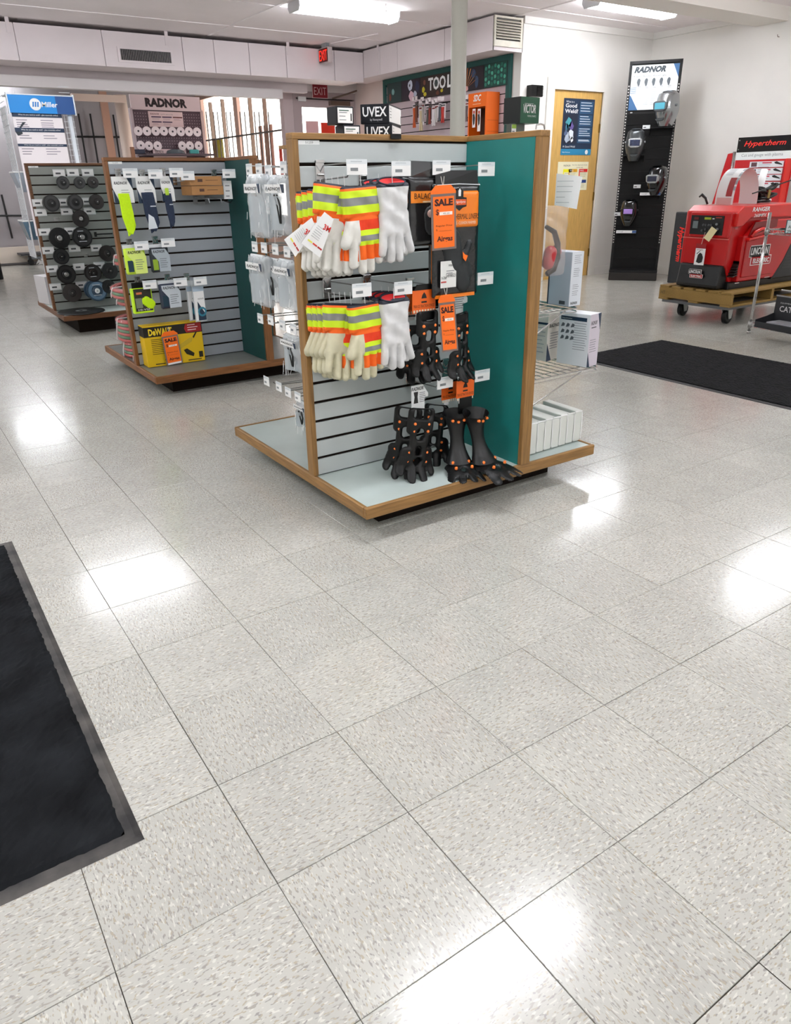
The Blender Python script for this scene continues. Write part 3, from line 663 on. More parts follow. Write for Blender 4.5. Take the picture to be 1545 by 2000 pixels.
# middle row
zt_ = PY(712, 592, 1.6)[2]; hx = HP['middle', 0][0]
for k in range(6):
    fr = k == 0; cen = PY(712, 595, 1.60)[0] if fr else hx-.012-.003*k
    glove_pair('front pair of cream leather gloves with lime and orange cuffs, middle row' if fr else 'lime cuffed cream gloves, %s of the middle row bunch counted from the front' % ORD[k], (cen, 1.60+.033*k, zt_-.003*k),
        ['hv', 'palm'] if fr else ['hv', 'hv'], [(.004, 0, 0, R(-2), R(6)), (-.056, .042, 0, R(5), R(-12))] if fr else [(-.004, 0, 0, R(2), R(-30)), (0, .014, -.005, R(1), R(-24))], 'lime cuffed gloves, middle row', cream=True, sc=.97)
hx2 = HP['middle', 1][0]
for k in range(4):
    c_ = PY(770, 590, 1.58)[0] if k == 0 else hx2-.006*k
    glove_pair('front pair of plain white leather gloves, middle row' if k == 0 else 'plain white leather gloves, %s of the middle row bunch counted from the front' % ORD[k], (c_, 1.585+.036*k, PY(770, 586, 1.58)[2]-.002*k), ['plain', 'plain'],
        [(0, 0, 0, R(-2), 0), (-.008, .018, .002, R(4), R(-14))] if k == 0 else [(-.01, 0, 0, R(5), R(-22)), (-.006, .014, 0, R(1), R(-18))], 'plain white gloves, middle row')

# ================================================================== bagged winter liners
BAG = M('shiny black bag', '#1b1c1e', .22, bump=.5, scale=14, spec=.7); BAGC = M('clear film', '#b9c0c2', .1, alpha=.35, spec=.8)
def panel_pack(name, label, cat, loc, w, h, body, band, grp=None, rz=0, T=.012, lump=.05):
    t = thing(name, label, cat, loc, rz, grp)
    part('bag', puff([('b', 0, -h/2, w/2, h/2, .006)], (-w/2-.004, -h-.004, w/2+.004, .004), .005, T, .025, None, lump=lump), body, t, smooth=True); return t
x3 = HP['top', 2][0]
for k in range(3):
    px = [PY(835, 380, 1.60)[0], PY(822, 380, 1.64)[0], PY(805, 380, 1.68)[0]][k]
    t = panel_pack('hood_pack', 'glossy black bag with an orange band reading BALACLAVA, %s of three' % ['front', 'middle', 'rear'][k], 'bag', (px, 1.60+.04*k, PY(835, 345, 1.6)[2]), .165, .225, BAG, None, 'bagged winter hoods')
    bx('orange_band', -.08, -.0135, -.083, .08, -.0125, -.045, K('#f28a24'), t); text('BALACLAVA', -.066, -.070, .13, .018, -.0142, BLK, t); bx('white_strip', -.03, -.0140, -.082, .05, -.0136, -.077, K('#f7d9b0'), t)
    part('hood_picture', puff([('c', .01, -.125, .034, .01, -.16, .03)], (-.05, -.21, .06, -.08), .006, .004, .02), K('#2d2f31'), t, loc=(0, -.0125, 0), smooth=True)
    part('face_opening', puff([('c', .0, -.118, .013, .02, -.118, .011)], (-.03, -.14, .04, -.1), .004, .002, .01), K('#d9b7ab'), t, loc=(0, -.0175, 0), smooth=True)
    part('header_flap', MB().add([(-.08, 0, -.002), (.08, 0, -.002), (.075, -.012, .045), (-.07, .006, .05), (0, .012, .02)], [(0, 1, 2, 3), (0, 4, 1)]), M('header film', '#3b3e40', .15, spec=.9), t)
p = PY(893, 358, 1.57)
t = panel_pack('thermal_liner_pack', 'large black and orange bag of thermal liners against the teal board', 'bag', (p[0]+.008, 1.585, p[2]), .212, .385, BAG, None)
part('orange_top', puff([('b', 0, -.085, .094, .06, .008)], (-.1, -.15, .1, -.02), .005, .004, .02), M('orange bag print', '#f6841c', .28, spec=.6), t, loc=(0, -.0125, 0), smooth=True)
BX = .022
part('badge', MB().prism([(BX+x, z) for x, z in ((-.037, -.025), (-.020, -.012), (-.003, -.025), (-.003, -.045), (.012, -.047), (.012, -.076), (-.005, -.080), (-.020, -.090), (-.036, -.080), (-.050, -.076), (-.050, -.047), (-.037, -.045))], -.0178, -.017), BLK, t)
bx('badge_band', BX-.047, -.0184, -.071, BX+.009, -.0178, -.052, K('#e9622a'), t); part('badge_mark', MB().prism([(BX-.026, -.024), (BX-.020, -.016), (BX-.014, -.024), (BX-.015, -.042), (BX-.025, -.042)], -.0184, -.0178), WHITEP, t); text('ergodyne', BX-.044, -.066, .050, .010, -.019, WHITEP, t)
text('THERMAL LINERS', -.025, -.118, .118, .018, -.0175, BLK, t, shear=.1); text('GLOVE - CUSHION WARMER', -.035, -.135, .115, .010, -.0175, K('#fbe3c8'), t)
part('liner', puff([('c', -.03, -.19, .045, -.01, -.27, .04), ('c', .0, -.27, .04, .03, -.34, .032), ('c', .03, -.25, .02, .055, -.31, .018), ('c', .055, -.20, .012, .03, -.26, .016)], (-.09, -.385, .09, -.13), .005, .014, .03, lump=.08), M('dark grey fleece', '#26292b', .7, bump=.3), t, loc=(0, -.012, 0), smooth=True)
part('orange_lining', MB().prism([(.012, -.228), (.022, -.238), (.036, -.242), (.026, -.262), (.014, -.25)], -.0305, -.029), ORG, t)
bx('orange_hem', -.095, -.014, -.388, .085, -.004, -.376, M('orange bag print', ''), t); part('film_edge', MB().box(.094, -.008, -.36, .099, .002, 0), BAGC, t)
part('header', MB().add([(-.095, -.004, -.004), (.097, -.004, -.004), (.092, -.002, .042), (-.09, .004, .042)], [(0, 1, 2, 3)]), K('#141516'), t); part('seam', MB().tube([(-.095, -.014, -.005), (0, -.016, -.002), (.097, -.014, -.006)], .0016, 5), K('#cfd4d6'), t)
p = PY(862, 480, 1.62); t = panel_pack('thermal_liner_pack', 'narrow dark bag edge hanging behind the long orange sale tag', 'bag', (p[0], 1.63, PY(862, 440, 1.6)[2]), .10, .29, BAG, None)
bx('orange_hem', -.045, -.014, -.28, -.035, -.008, -.02, M('orange bag print', ''), t)

# ================================================================== orange sale tags
def sale_tag(label, p, w, h, rz=0, tilt=0, bend=0, white_foot=False, price='45.20'):
    t = thing('sale_tag', label, 'sale tag', p, 0, rot=(0, tilt, rz))
    fr = M('tag frame', '#7b6c68', .5); top = h*.86
    part('frame', MB().prism([(-w/2, -h+top*0-.0), (w/2, -h), (w/2, -h*.13), (-w/2, -h*.13)], -.001, .001), fr, t)
    part('header', MB().prism([(-w/2, -h*.13), (w/2, -h*.13), (w/2, -h*.09), (w*.30, 0), (-w*.30, 0), (-w/2, -h*.09)], -.002, .001), ORG, t)
    bx('face', -w*.42, -.0022, -h*.965, w*.42, -.001, -h*.17, ORG, t)
    text('SALE', -w*.37, -h*.315, w*.74, h*.11, -.0028, K('#3a0c0a'), t, bold=.05)
    text('$', -w*.33, -h*.46, w*.13, h*.10, -.0028, K('#4a1210'), t, bold=.015); bx('price_sticker', -w*.18, -.0027, -h*.455, w*.34, -.0022, -h*.405, K('#fff3ea'), t); text(price, -w*.04, -h*.443, w*.26, h*.025, -.0032, K('#77706d'), t)
    text('Regular Price', -w*.33, -h*.64, w*.66, h*.035, -.0028, K('#5c1e10'), t); text('$', -w*.33, -h*.70, w*.05, h*.035, -.0028, K('#5c1e10'), t); bx('rule', -w*.22, -.0027, -h*.703, w*.3, -.0022, -h*.70, K('#5c1e10'), t)
    text('Airgas', -w*.30, -h*.89, w*.64, h*.11, -.0028, K('#4a140a'), t, bold=.03)
    part('string', MB().tube([(0, 0, -h*.04), (-.006, .004, h*.13)], .0010, 4).tube([(0, 0, -h*.04), (.007, .004, h*.13)], .0010, 4), K('#e3dcd4'), t)
    if white_foot: bx('white_foot', -w*.42, -.0027, -h*.985, w*.42, -.002, -h*.93, WHITEP, t)
    return t
p, q = PY(840, 362, 1.53), PY(890, 487, 1.53)
sale_tag('long orange sale tag with a string, hanging in front of the black bags', ((p[0]+q[0])/2-.002, 1.53, p[2]), .100, p[2]-q[2]-.002, R(-6), R(-2))
p, q = PY(868, 577, 1.56), PY(868, 688, 1.56)
sale_tag('curled orange sale tag dangling in front of the traction cleats', (p[0], 1.55, p[2]+.004), .062, (p[2]-q[2])*1.0, R(-28), R(-5), price='43.00')
p = PY(876, 535, 1.56); t = thing('stock_label', 'white stock label with numbers stuck above the middle row tag', 'label', p); bx('card', -.036, 0, -.048, .036, .001, .045, K('#e9e9e6'), t)
text('54998521', -.012, -.012, .045, .012, -.001, BLK, t); text('M9847', .0, .025, .026, .008, -.001, BLK, t); text('9-706', -.032, -.018, .022, .010, -.001, BLK, t); bx('red_dash', -.034, -.0008, -.03, -.01, 0, -.025, K('#c2453d'), t); rules(-.01, .012, .04, 2, .008, .003, 0, K('#8a8d90'), t)

# ================================================================== traction cleats
STUD = M('orange stud', '#ff8436', .45)
def cleat_mesh(cell=.004):
    pr = [('b', 0, -.045, .050, .048, .016), ('b', 0, -.115, .036, .045, .014), ('b', 0, -.172, .062, .036, .024), ('c', -.046, -.18, .018, -.062, -.226, .015), ('c', .046, -.18, .018, .062, -.226, .015),
          ('c', -.016, -.20, .018, -.024, -.244, .016), ('c', .016, -.20, .018, .024, -.244, .016), ('-b', 0, -.018, .030, .016, .010), ('-b', 0, -.090, .014, .020, .012), ('-b', 0, -.150, .009, .016, .008), ('-b', 0, -.188, .013, .011, .007, R(45))]
    def warp(x, y, z):
        if z < -.2: y -= (-.2-z)**1.4*2.2
        return (x, y-.02*math.cos(x*22), z)
    return puff(pr, (-.085, -.27, .085, .01), cell, .010, .012, warp=warp, lump=.25)
CM = None
STS = [(-.026, -.052), (.026, -.052), (-.026, -.078), (.026, -.078), (-.034, -.155), (.034, -.155), (-.034, -.190), (.034, -.190)]
def cleat(loc, parent, rz=0, sc=1.0, tilt=0):
    global CM
    if CM is None: o = part('rubber_web', cleat_mesh(), RUB, parent, smooth=True); CM = o.data
    else: o = link(bpy.data.objects.new('rubber_web', CM), parent)
    o.location = loc; o.rotation_euler = (0, tilt, rz); o.scale = (sc, sc, sc)
    for x, z in STS:
        s = MB().lathe([(0, -.006), (.0045, -.006), (.0062, -.002), (.0062, .004)], 10, ax='y'); q = Matrix.Rotation(rz, 3, 'Z') @ Matrix.Rotation(tilt, 3, 'Y') @ Vector((x*sc, (-.028*math.cos(x*22))*sc, z*sc))
        if 'st' not in _G: st = part('stud', s, STUD, parent, smooth=True); _G['st'] = st.data
        else: st = link(bpy.data.objects.new('stud', _G['st']), parent)
        st.location = (loc[0]+q.x, loc[1]+q.y, loc[2]+q.z); st.rotation_euler.z = rz
def orange_header(t, w=.10, h=.085):
    hd = bx('header_card', -w/2, -.001, -h, w/2, .001, 0, M('orange header', '#f26a1b', .45), t, bevel=0)
    part('hanger', MB().prism([(-w*.42, 0), (w*.42, 0), (w*.3, .02), (-w*.3, .02)], -.002, .002), BLACKP, t)
    part('emblem', MB().prism([(-.012, -.030), (.012, -.030), (.008, -.018), (0, -.008), (-.008, -.018)], -.0016, -.001).box(-.012, -.0016, -.046, .012, -.001, -.040), BLK, t)
    text('TREX ICE TRACTION DEVICES', -w*.46, -.062, w*.92, .010, -.0014, BLK, t)
    m = MB()
    for k in range(8): m.box(-w*.46+k*w*.12, -.0016, -.080, -w*.46+k*w*.12+w*.07, -.001, -.070)
    part('boot_print', m, K('#f6e6cf'), t); bx('bar_label', -w*.36, -.0014, -h-.022, -w*.10, -.0006, -h, WHITEP, t); return t
def grey_header(t, w=.085, h=.10, c='#aeb6b6'):
    part('header_card', MB().prism([(-w/2, -h), (w*.38, -h), (w*.38, -h*.55), (w*.62, -h*.5), (w*.62, -h*.36), (w*.25, 0), (-w/2, 0)], -.001, .001), K(c), t)
    text('RADNOR', -w*.5, -h*.20, w*.80, h*.14, -.0016, BLK, t, shear=.25, bold=.02); part('picture', MB().prism([(-w*.36, -h*.70), (-w*.06, -h*.70), (-w*.1, -h*.45), (-w*.06, -h*.25), (-w*.36, -h*.25), (-w*.3, -h*.45)], -.0016, -.001), BLK, t)
    rules(.002, -h*.30, w*.5, 6, h*.07, h*.02, -.001, K('#4b4f52'), t)
Yc = 1.60
p = PY(828, 566, Yc); t = thing('traction_cleats', 'black rubber shoe cleats with orange header card, middle row', 'shoe cleats', p); orange_header(t, .105, .082); cleat((.004, -.005, -.075), t, sc=.98)
bx('strap', -.03, -.004, -.11, .045, .004, -.08, RUB, t)
p = PY(812, 570, Yc+.08); t = thing('traction_cleats', 'second set of cleats half hidden behind the middle row orange header card', 'shoe cleats', p); orange_header(t, .105, .082); cleat((-.01, 0, -.085), t, R(-20), .98)
p = PY(888, 562, Yc-.02); t = thing('traction_cleats', 'black rubber cleats with grey header card beside the curled sale tag', 'shoe cleats', p); grey_header(t, .10, .115); cleat((.022, .01, -.095), t, R(14), 1.0, R(-4)); bx('strap', -.015, -.002, -.15, .06, .006, -.10, RUB, t)
part('cable', MB().tube([(-.05, .0, .03), (-.075, -.005, -.05), (-.08, 0, -.12), (-.06, 0, -.17)], .0018), K('#d5d5d5'), t)
p = PY(818, 752, Yc); t = thing('traction_cleats', 'black cleats with white header card standing bent on the deck, lower left', 'shoe cleats', p)
grey_header(t, .07, .10, '#dfe2e2'); cleat((.004, -.01, -.088), t, R(-12), 1.12, R(8)); cleat((-.022, .035, -.09), t, R(-40), 1.1, R(6))
p = PY(909, 742, Yc-.01); t = thing('traction_cleats', 'black cleats with orange header card, bent forward on the deck beside the teal board', 'shoe cleats', p)
orange_header(t, .09, .07); bx('strap', -.03, -.002, -.135, .035, .006, -.07, RUB, t)
# heel cuff standing on the deck, forefoot web splayed forward
def boot(dx, dy, sc, ang):
    ca, sa = math.cos(ang), math.sin(ang); zb0 = BH-p[2]+.004
    def put(x, y, z): return (dx+(x*ca-y*sa)*sc, dy+(x*sa+y*ca)*sc, z)
    zt0 = -.125
    def tube(u, v):
        q = 2*PI*u; r = .052-.030*math.sin(PI*v*.9)+.006*v; cz = zt0+(zb0+.035-zt0)*v
        return put(r*1.15*math.cos(q), r*.8*math.sin(q)-.045*v*v, cz+(.012*math.sin(q) if v < .1 else 0))
    part('heel_cuff', MB().grid(tube, 24, 8), M('black rubber two sided', '#0b0b0c', .42), t, smooth=True)
    def web(x, y, z): return put(x, .02+(z+.10)*1.05-.035, zb0+.030+.35*abs(y)*1.0-3.2*x*x-2.2*max(0, -(z+.17))**1.0*.15)
    mm = puff([('b', 0, -.172, .066, .055, .024), ('c', -.046, -.18, .02, -.066, -.232, .016), ('c', .046, -.18, .02, .066, -.232, .016), ('c', -.016, -.20, .02, -.024, -.250, .016), ('c', .016, -.20, .02, .024, -.250, .016), ('-b', 0, -.188, .010, .009, .005, R(45))],
        (-.09, -.28, .09, -.10), .004, .014, .014, lump=.3)
    mm.v = [web(*q) for q in mm.v]; part('forefoot_web', mm, RUB, t, smooth=True)
    for x, z in ((-.034, -.150), (.034, -.150), (-.034, -.192), (.034, -.192), (0, -.14)):
        s_ = link(bpy.data.objects.new('stud', _G['st']), t); s_.location = web(x, -.045, z); s_.rotation_euler = (R(-80), 0, ang)
    for k in range(3):
        s_ = link(bpy.data.objects.new('stud', _G['st']), t); x = -.026+.024*k; s_.location = put(x, -.034, zt0-.022-.006*(k % 2)); s_.rotation_euler = (0, 0, ang)
boot(.016, -.05, 1.12, R(14)); boot(-.05, -.010, .98, R(-20))
p = PY(880, 746, Yc+.05); t = thing('traction_cleats', 'cleats with orange header card just behind the pair beside the teal board', 'shoe cleats', p)
orange_header(t, .09, .07); cleat((-.045, .03, -.09), t, R(-44), 1.0, R(4))

# ================================================================== cartons on the top rail of the front stand
TOPZ = BH+16*P0+.02
def carton(name, label, loc, w, d, h, body, rz=0, cat='box', grp=None, bev=.002):
    t = thing(name, label, cat, loc, rz, grp); bx('carton', 0, 0, 0, w, d, h, body, t, bevel=bev); return t
BOXD = M('dark navy carton', '#12131b', .45, spec=.3)
YT = 1.95; ZT0 = PY(745, 201, YT)[2]-.134; SUB = .0665
cp = bx('cap_board', .14, .46, ZT0-.012, .745, .792, ZT0, WOODX, s1)
def near_box(corner, left, w_r, h, label):
    d = np.array(left)-np.array(corner); L = float(np.hypot(d[0], d[1])); a = math.atan2(-d[1], -d[0])
    t = thing('goggle_carton', label, 'box', (left[0], left[1], corner[2]), a); bx('carton', 0, 0, 0, L, w_r, h, BOXD, t, bevel=.0015); return t, L
for k, (u0, u1, u2, lab) in enumerate(((712, 766, 793, 'lower dark navy goggle carton with white lettering and white end label'), (704, 760, 787, 'upper dark navy goggle carton with white lettering and end label, set askew'))):
    z = ZT0+SUB*k; c_ = PY(u1, 262-28*k, 1.925+.01*k); c_[2] = z; hh_ = SUB-.001; ag = R(46 if k else 43)
    def reach(dx, dy, u):
        lo, hi = 0., .6
        for _ in range(30):
            m_ = (lo+hi)/2
            if (PIX((c_[0]+dx*m_, c_[1]+dy*m_, z+.03))[0]-u)*(1 if dx < 0 else -1) > 0: lo = m_
            else: hi = m_
        return lo
    LL = min(.30, reach(-math.cos(ag), math.sin(ag), u0)); wr_ = min(.22, reach(math.sin(ag), math.cos(ag), u2)); l_ = c_+np.array([-math.cos(ag)*LL, math.sin(ag)*LL, 0])
    t, w_ = near_box(c_, l_, wr_, hh_, lab)
    text('UVEX', w_*.08, hh_*.36, w_*.84, hh_*.50, -.001, K('#eef0f2'), t, bold=.02); text('by Honeywell', w_*.34, hh_*.12, w_*.42, hh_*.15, -.001, K('#cfd3d8'), t)
    def er(o): o.rotation_euler.z = PI/2; o.location = (w_, 0, 0)
    er(bx('label', .003, -.001, .006, wr_-.004, 0, hh_-.006, WHITEP, t)); er(rules(.010, hh_-.024, .03, 3, .010, .002, -.001, K('#5e6468'), t, jit=.2)); er(bx('barcode', wr_-.013, -.0016, .010, wr_-.008, -.001, .036, K('#333333'), t)); er(text('MADE IN', .012, hh_-.018, .026, .006, -.0018, K('#333333'), t))
a = PY(760, 264, 1.83); t = thing('steel_bracket', 'small dark bracket hooked over the top rail under the goggle cartons', 'bracket', (a[0], 1.822, TOPZ)); part('clip', MB().box(0, -.004, -.014, .045, 0, .002).box(0, -.004, 0, .045, .05, .002), BLACKM, t)
for k, (u0, u1, lab) in enumerate(((671, 703, 'lower dark carton with white label, left of the goggle cartons'), (658, 692, 'upper dark carton with white label on the left pile'))):
    a, b = PY(u0, 262-28*k, YT+.01), PY(u1, 262-28*k, YT+.01); z = ZT0+.060*k; lw = b[0]-a[0]
    t = carton('lens_carton', lab, (a[0], YT+.01, z), lw, .07, .059, BOXD, R(-4+6*k)); bx('label', .004, -.001, .005, lw-.006, 0, .054, WHITEP, t)
    rules(.010, .040, .035, 3, .012, .002, -.001, K('#6b7176'), t); bx('green_line', .010, -.0016, .044, lw*.7, -.001, .047, K('#2d5a4c'), t); bx('barcode', lw-.015, -.0016, .012, lw-.010, -.001, .036, K('#333333'), t)

# ================================================================== bagged face shields in the left bay of the front stand
XD = 1.0; G5 = 'hooks in the left bay of the front stand'
hk3 = make_hook(.24, .060, .044, plate=BLACKM); HB = {}
for rn, lst in [('top', [(486, 330), (505, 330), (523, 333), (553, 326)]), ('second', [(497, 481), (515, 483), (537, 486), (560, 491)]), ('third', [(508, 621), (528, 624), (551, 634), (572, 641)]), ('bottom', [(520, 743), (544, 754), (562, 765), (581, 774)])]:
    for k, (u, v) in enumerate(lst):
        HB[rn, k] = hook_at(u, v, .24, None, 'left bay hook with white tag, %s of the %s row' % (ORD[k], rn), G5, hk3, 'x', XD)
FILM = M('crinkled clear bag', '#dfe6ea', .08, alpha=.45, bump=1.0, scale=16, spec=1); SHIELD = M('clear shield edge', '#c9d3d8', .1, alpha=.5, spec=.8)
def film_bag(label, u0, v0, u1, v1, X, black=False):
    a, b = PX(u0, v0, X), PX(u1, v0, X); c = PX((u0+u1)/2, v1, X); w_ = abs(a[1]-b[1]); h_ = a[2]-c[2]
    t = thing('bagged_face_shield', label, 'bagged shield', (X, (a[1]+b[1])/2, a[2]), -PI/2, 'bagged clear shields in the left bay')
    part('film', puff([('b', 0, -h_/2, w_/2, h_/2, .02, 0, .12), ('b', 0, -h_+.02, w_*.5, .018, .006)], (-w_*.62, -h_-.01, w_*.62, .01), .009, .030, .05, lump=.25), FILM, t, smooth=True)
    bx('header_card', -w_*.46, -.034, -h_*.29, w_*.46, -.031, -h_*.15, WHITEP, t); text('RADNOR', -w_*.40, -h_*.25, w_*.7, h_*.055, -.0345, BLK, t, shear=.25, bold=.02)
    part('header_flash', MB().prism([(w_*.38, -h_*.29), (w_*.46, -h_*.29), (w_*.46, -h_*.15), (w_*.30, -h_*.15)], -.0346, -.034), NAVY, t)
    part('top_fold', puff([('b', 0, -h_*.07, w_*.42, h_*.07, .008)], (-w_*.45, -h_*.15, w_*.45, .004), .01, .010, .03, lump=.3), M('white film', '#e9eef0', .3, alpha=.85, bump=.6, scale=12), t, loc=(0, -.01, 0), smooth=True)
    part('clear_shield', MB().grid(lambda i, j: (-w_*.36+w_*.72*i, -.02-.03*math.sin(PI*i), -h_*.34-h_*.55*j), 10, 6), SHIELD, t, smooth=True)
    mm = MB()
    for _ in range(9):
        xa, za = random.uniform(-w_*.42, w_*.42), random.uniform(-h_*.92, -h_*.34); mm.tube([(xa, -.033, za), (xa+random.uniform(-.012, .012), -.036, za-random.uniform(.02, .06))], .0010, 3)
    for s_ in (-1, 1): mm.tube([(s_*w_*.40, -.02, -h_*.02), (s_*w_*.50, -.012, -h_*.5), (s_*w_*.50, -.012, -h_*.96)], .0014, 4)
    part('film_highlight', mm, M('film glint', '#ffffff', .15), t)  # white tubes drawn as streak highlights on the film and along its edges
    part('scale_print', MB().box(w_*.16, -.030, -h_*.86, w_*.17, -.029, -h_*.4), K('#a3abb0'), t)
    if black:
        for s_ in (0, .025): part('head_strap', MB().tube([(w_*.02+s_, -.036, -h_*.32), (w_*.18+s_, -.04, -h_*.5), (w_*.22+s_*.2, -.036, -h_*.78)], .004), BLK, t)
    return t
film_bag('clear bagged face shield with white header, outermost left of the top row', 487, 340, 521, 464, .74)
film_bag('clear bagged shield between the outermost one and the black strapped one, top row', 508, 344, 540, 462, .80)
film_bag('clear bagged face shield with black head straps, top row beside the oak post', 527, 342, 569, 460, .76, True)
film_bag('clear bagged face shield hanging leftmost in the second row', 490, 494, 524, 596, .76)
film_bag('clear bagged shield with black strap, middle of the second row', 515, 500, 552, 590, .80, True)
film_bag('clear bagged face shield beside the oak post in the second row', 545, 503, 580, 605, .78)
film_bag('clear bagged face shield hanging alone in the third row', 558, 648, 590, 724, .80, True)
film_bag('bagged shield at the foot of the oak post, lowest of the left bay', 584, 778, 606, 832, .84, True)

# ================================================================== right bay of the front stand
XB = 1.405
def wire_shelf(label, z, y0, y1, L=.40):
    t = thing('wire_shelf', label, 'shelf', (XB, (y0+y1)/2, z)); h_ = (y1-y0)/2; m = MB()
    fr = MB().tube([(0, -h_, 0), (L-.02, -h_, 0), (L, -h_+.02, 0), (L, h_-.02, 0), (L-.02, h_, 0), (0, h_, 0)], .0035).tube([(0, -h_, -.014), (L-.02, -h_, -.014), (L, -h_+.02, -.014), (L, h_, -.014)], .0022)
    part('rim', fr, CHROME, t); mm = MB()
    for k in range(9): x = .03+k*(L-.06)/8; mm.tube([(x, -h_, .002), (x, h_, .002)], .0015, 4)
    for k in range(5): y = -h_+.05+k*(2*h_-.1)/4; mm.tube([(0, y, 0), (L, y, 0)], .0018, 4)
    part('wires', mm, CHROME, t, kind='stuff'); part('brace', MB().tube([(L*.72, -h_, -.004), (.0, -h_, -.11)], .003), CHROME, t); return t
zs = .486; zs2 = .716
wire_shelf('lower wire shelf jutting right from the front stand with cartons on it', zs, 1.45, 1.95); wire_shelf('upper wire shelf with bent front wires, right side of the front stand', zs2+.02, 1.50, 1.95, .30)
LILAC = K('#cfc8d2'); CWH = M('white carton', '#e6e9ee', .45)
def rad_carton(label, uL, uM, uR, vb, vt, z, yaw=R(-90)):
    """tall white carton: left face with print, right face with brand"""
    a, b, c = PZ(uL, vb, z), PZ(uM, vb+12, z), PZ(uR, vb+5, z)
    return a, b, c
def box2(name, label, corner, left, w_r, h, body, ang=None, cat='box'):
    """corner = nearest vertical edge, left = end of its left face; right face is square to it"""
    d = np.array(left)-np.array(corner); L = float(np.hypot(d[0], d[1])); a = math.atan2(-d[1], -d[0])   # local +x runs from left end to corner
    t = thing(name, label, cat, (left[0], left[1], corner[2]), a); bx('carton', 0, 0, 0, L, w_r, h, body, t, bevel=.0015); return t, L
def onright(o, L, d=.0006): o.rotation_euler.z = PI/2; o.location = (L+d, 0, 0); return o
hh = .218
Cc, Lc, Rc = PZ(1145, 718, zs+.006), PZ(1086, 707.6, zs+.006), PZ(1177, 715, zs+.006); wr = float(np.linalg.norm(Cc-Rc))
t, L = box2('white_carton', 'tall white printed carton at the outer end of the lower wire shelf', Cc, Lc, wr, hh, CWH)
bx('title_bar', .010, -.0012, hh*.86, L-.016, 0, hh*.93, NAVY, t); text('Fitting instructions', .014, hh*.875, .05, hh*.03, -.0016, WHITEP, t); rules(L*.50, hh*.82, L*.44, 12, hh*.045, hh*.010, -.0004, K('#8f949b'), t, jit=.2)
m = MB(); random.seed(3)
for i in range(3):
    for j in range(3): x = .012+i*.024; z = hh*.48+j*hh*.12; m.prism([(x, z), (x+.016, z+.004), (x+.018, z+.014), (x+.008, z+.018), (x+.003, z+.01)], -.0012, 0)
part('diagram', m, K('#5c6068'), t)
onright(part('side_tint', MB().box(0, -.0004, 0, wr, 0, hh), K('#cdc5cf'), t), L)
onright(text('RADNOR', wr*.08, hh*.80, wr*.58, hh*.075, -.0008, BLK, t, shear=.25, bold=.02), L); onright(rules(wr*.15, hh*.76, wr*.5, 1, .01, hh*.018, -.0004, K('#4b4b52'), t), L)
onright(part('navy_corner', MB().prism([(wr*.72, hh), (wr, hh), (wr, hh*.68)], -.0012, -.0004), NAVY, t), L)
onright(part('navy_corner', MB().prism([(0, 0), (wr*.25, 0), (0, hh*.28)], -.0012, -.0004), NAVY, t), L); onright(rules(wr*.12, hh*.52, wr*.65, 6, hh*.045, hh*.010, -.0004, K('#77797f'), t), L)
C2 = PZ(1066, 706, zs+.006); t2, L2 = box2('white_carton', 'second white carton on the lower wire shelf beside the oak post', C2, C2+np.array((Lc-Cc)[:3])*.55, .14, hh*.93, M('cream white carton', '#ded9d0', .5))
bx('title_bar', .0, -.0012, hh*.72, L2, 0, hh*.76, NAVY, t2); rules(.01, hh*.66, L2*.8, 7, hh*.08, hh*.012, -.0004, K('#9a9ca3'), t2)
onright(text('RADNOR', .008, hh*.66, .085, hh*.07, -.0006, BLK, t2, shear=.25, bold=.02), L2); onright(rules(.02, hh*.55, .07, 7, hh*.05, hh*.012, 0, K('#77797f'), t2), L2)
onright(part('navy_corner', MB().prism([(0, 0), (.035, 0), (0, hh*.35)], -.0012, 0), NAVY, t2), L2)
# upper big white carton
zc = .742; ht = .212; Cc, Lc, Rc = PZ(1110, 599, zc), PZ(1068, 593, zc), PZ(1136, 596, zc); wr = float(np.linalg.norm(Cc-Rc))
t, L = box2('white_carton', 'largest pale carton on the upper wire shelf, in front of the oak door', Cc, Lc, wr, ht, M('pale glossy carton', '#b9c1cd', .3))
bx('edge_strip', 0, -.001, 0, .006, 0, ht, NAVY, t); bx('barcode', L-.05, -.001, .006, L-.02, 0, .02, K('#4a4d55'), t)
onright(part('side_panel', MB().box(0, -.0005, 0, wr, 0, ht), K('#d3d8de'), t), L)
for a_, n_ in ((.94, 5), (.70, 5), (.40, 3), (.28, 3)): onright(rules(wr*.22, ht*a_, wr*.6, n_, ht*.035, ht*.008, -.0005, K('#7b7f86'), t), L)
onright(text('RADNOR', wr*.12, ht*.03, wr*.6, ht*.05, -.001, BLK, t, shear=.2, bold=.02), L)
p = PX(1046, 770, 1.46); t = thing('small_carton', 'small navy cornered carton edge behind the white packs', 'box', (1.425, 1.62, .345)); bx('carton', 0, 0, 0, .07, .12, .085, K('#c7b4b4'), t); bx('navy_corner', .055, -.001, .03, .07, 0, .085, NAVY, t)
bx('shelf_clip', -.01, 0, -.01, .07, .1, 0, STEEL, t)
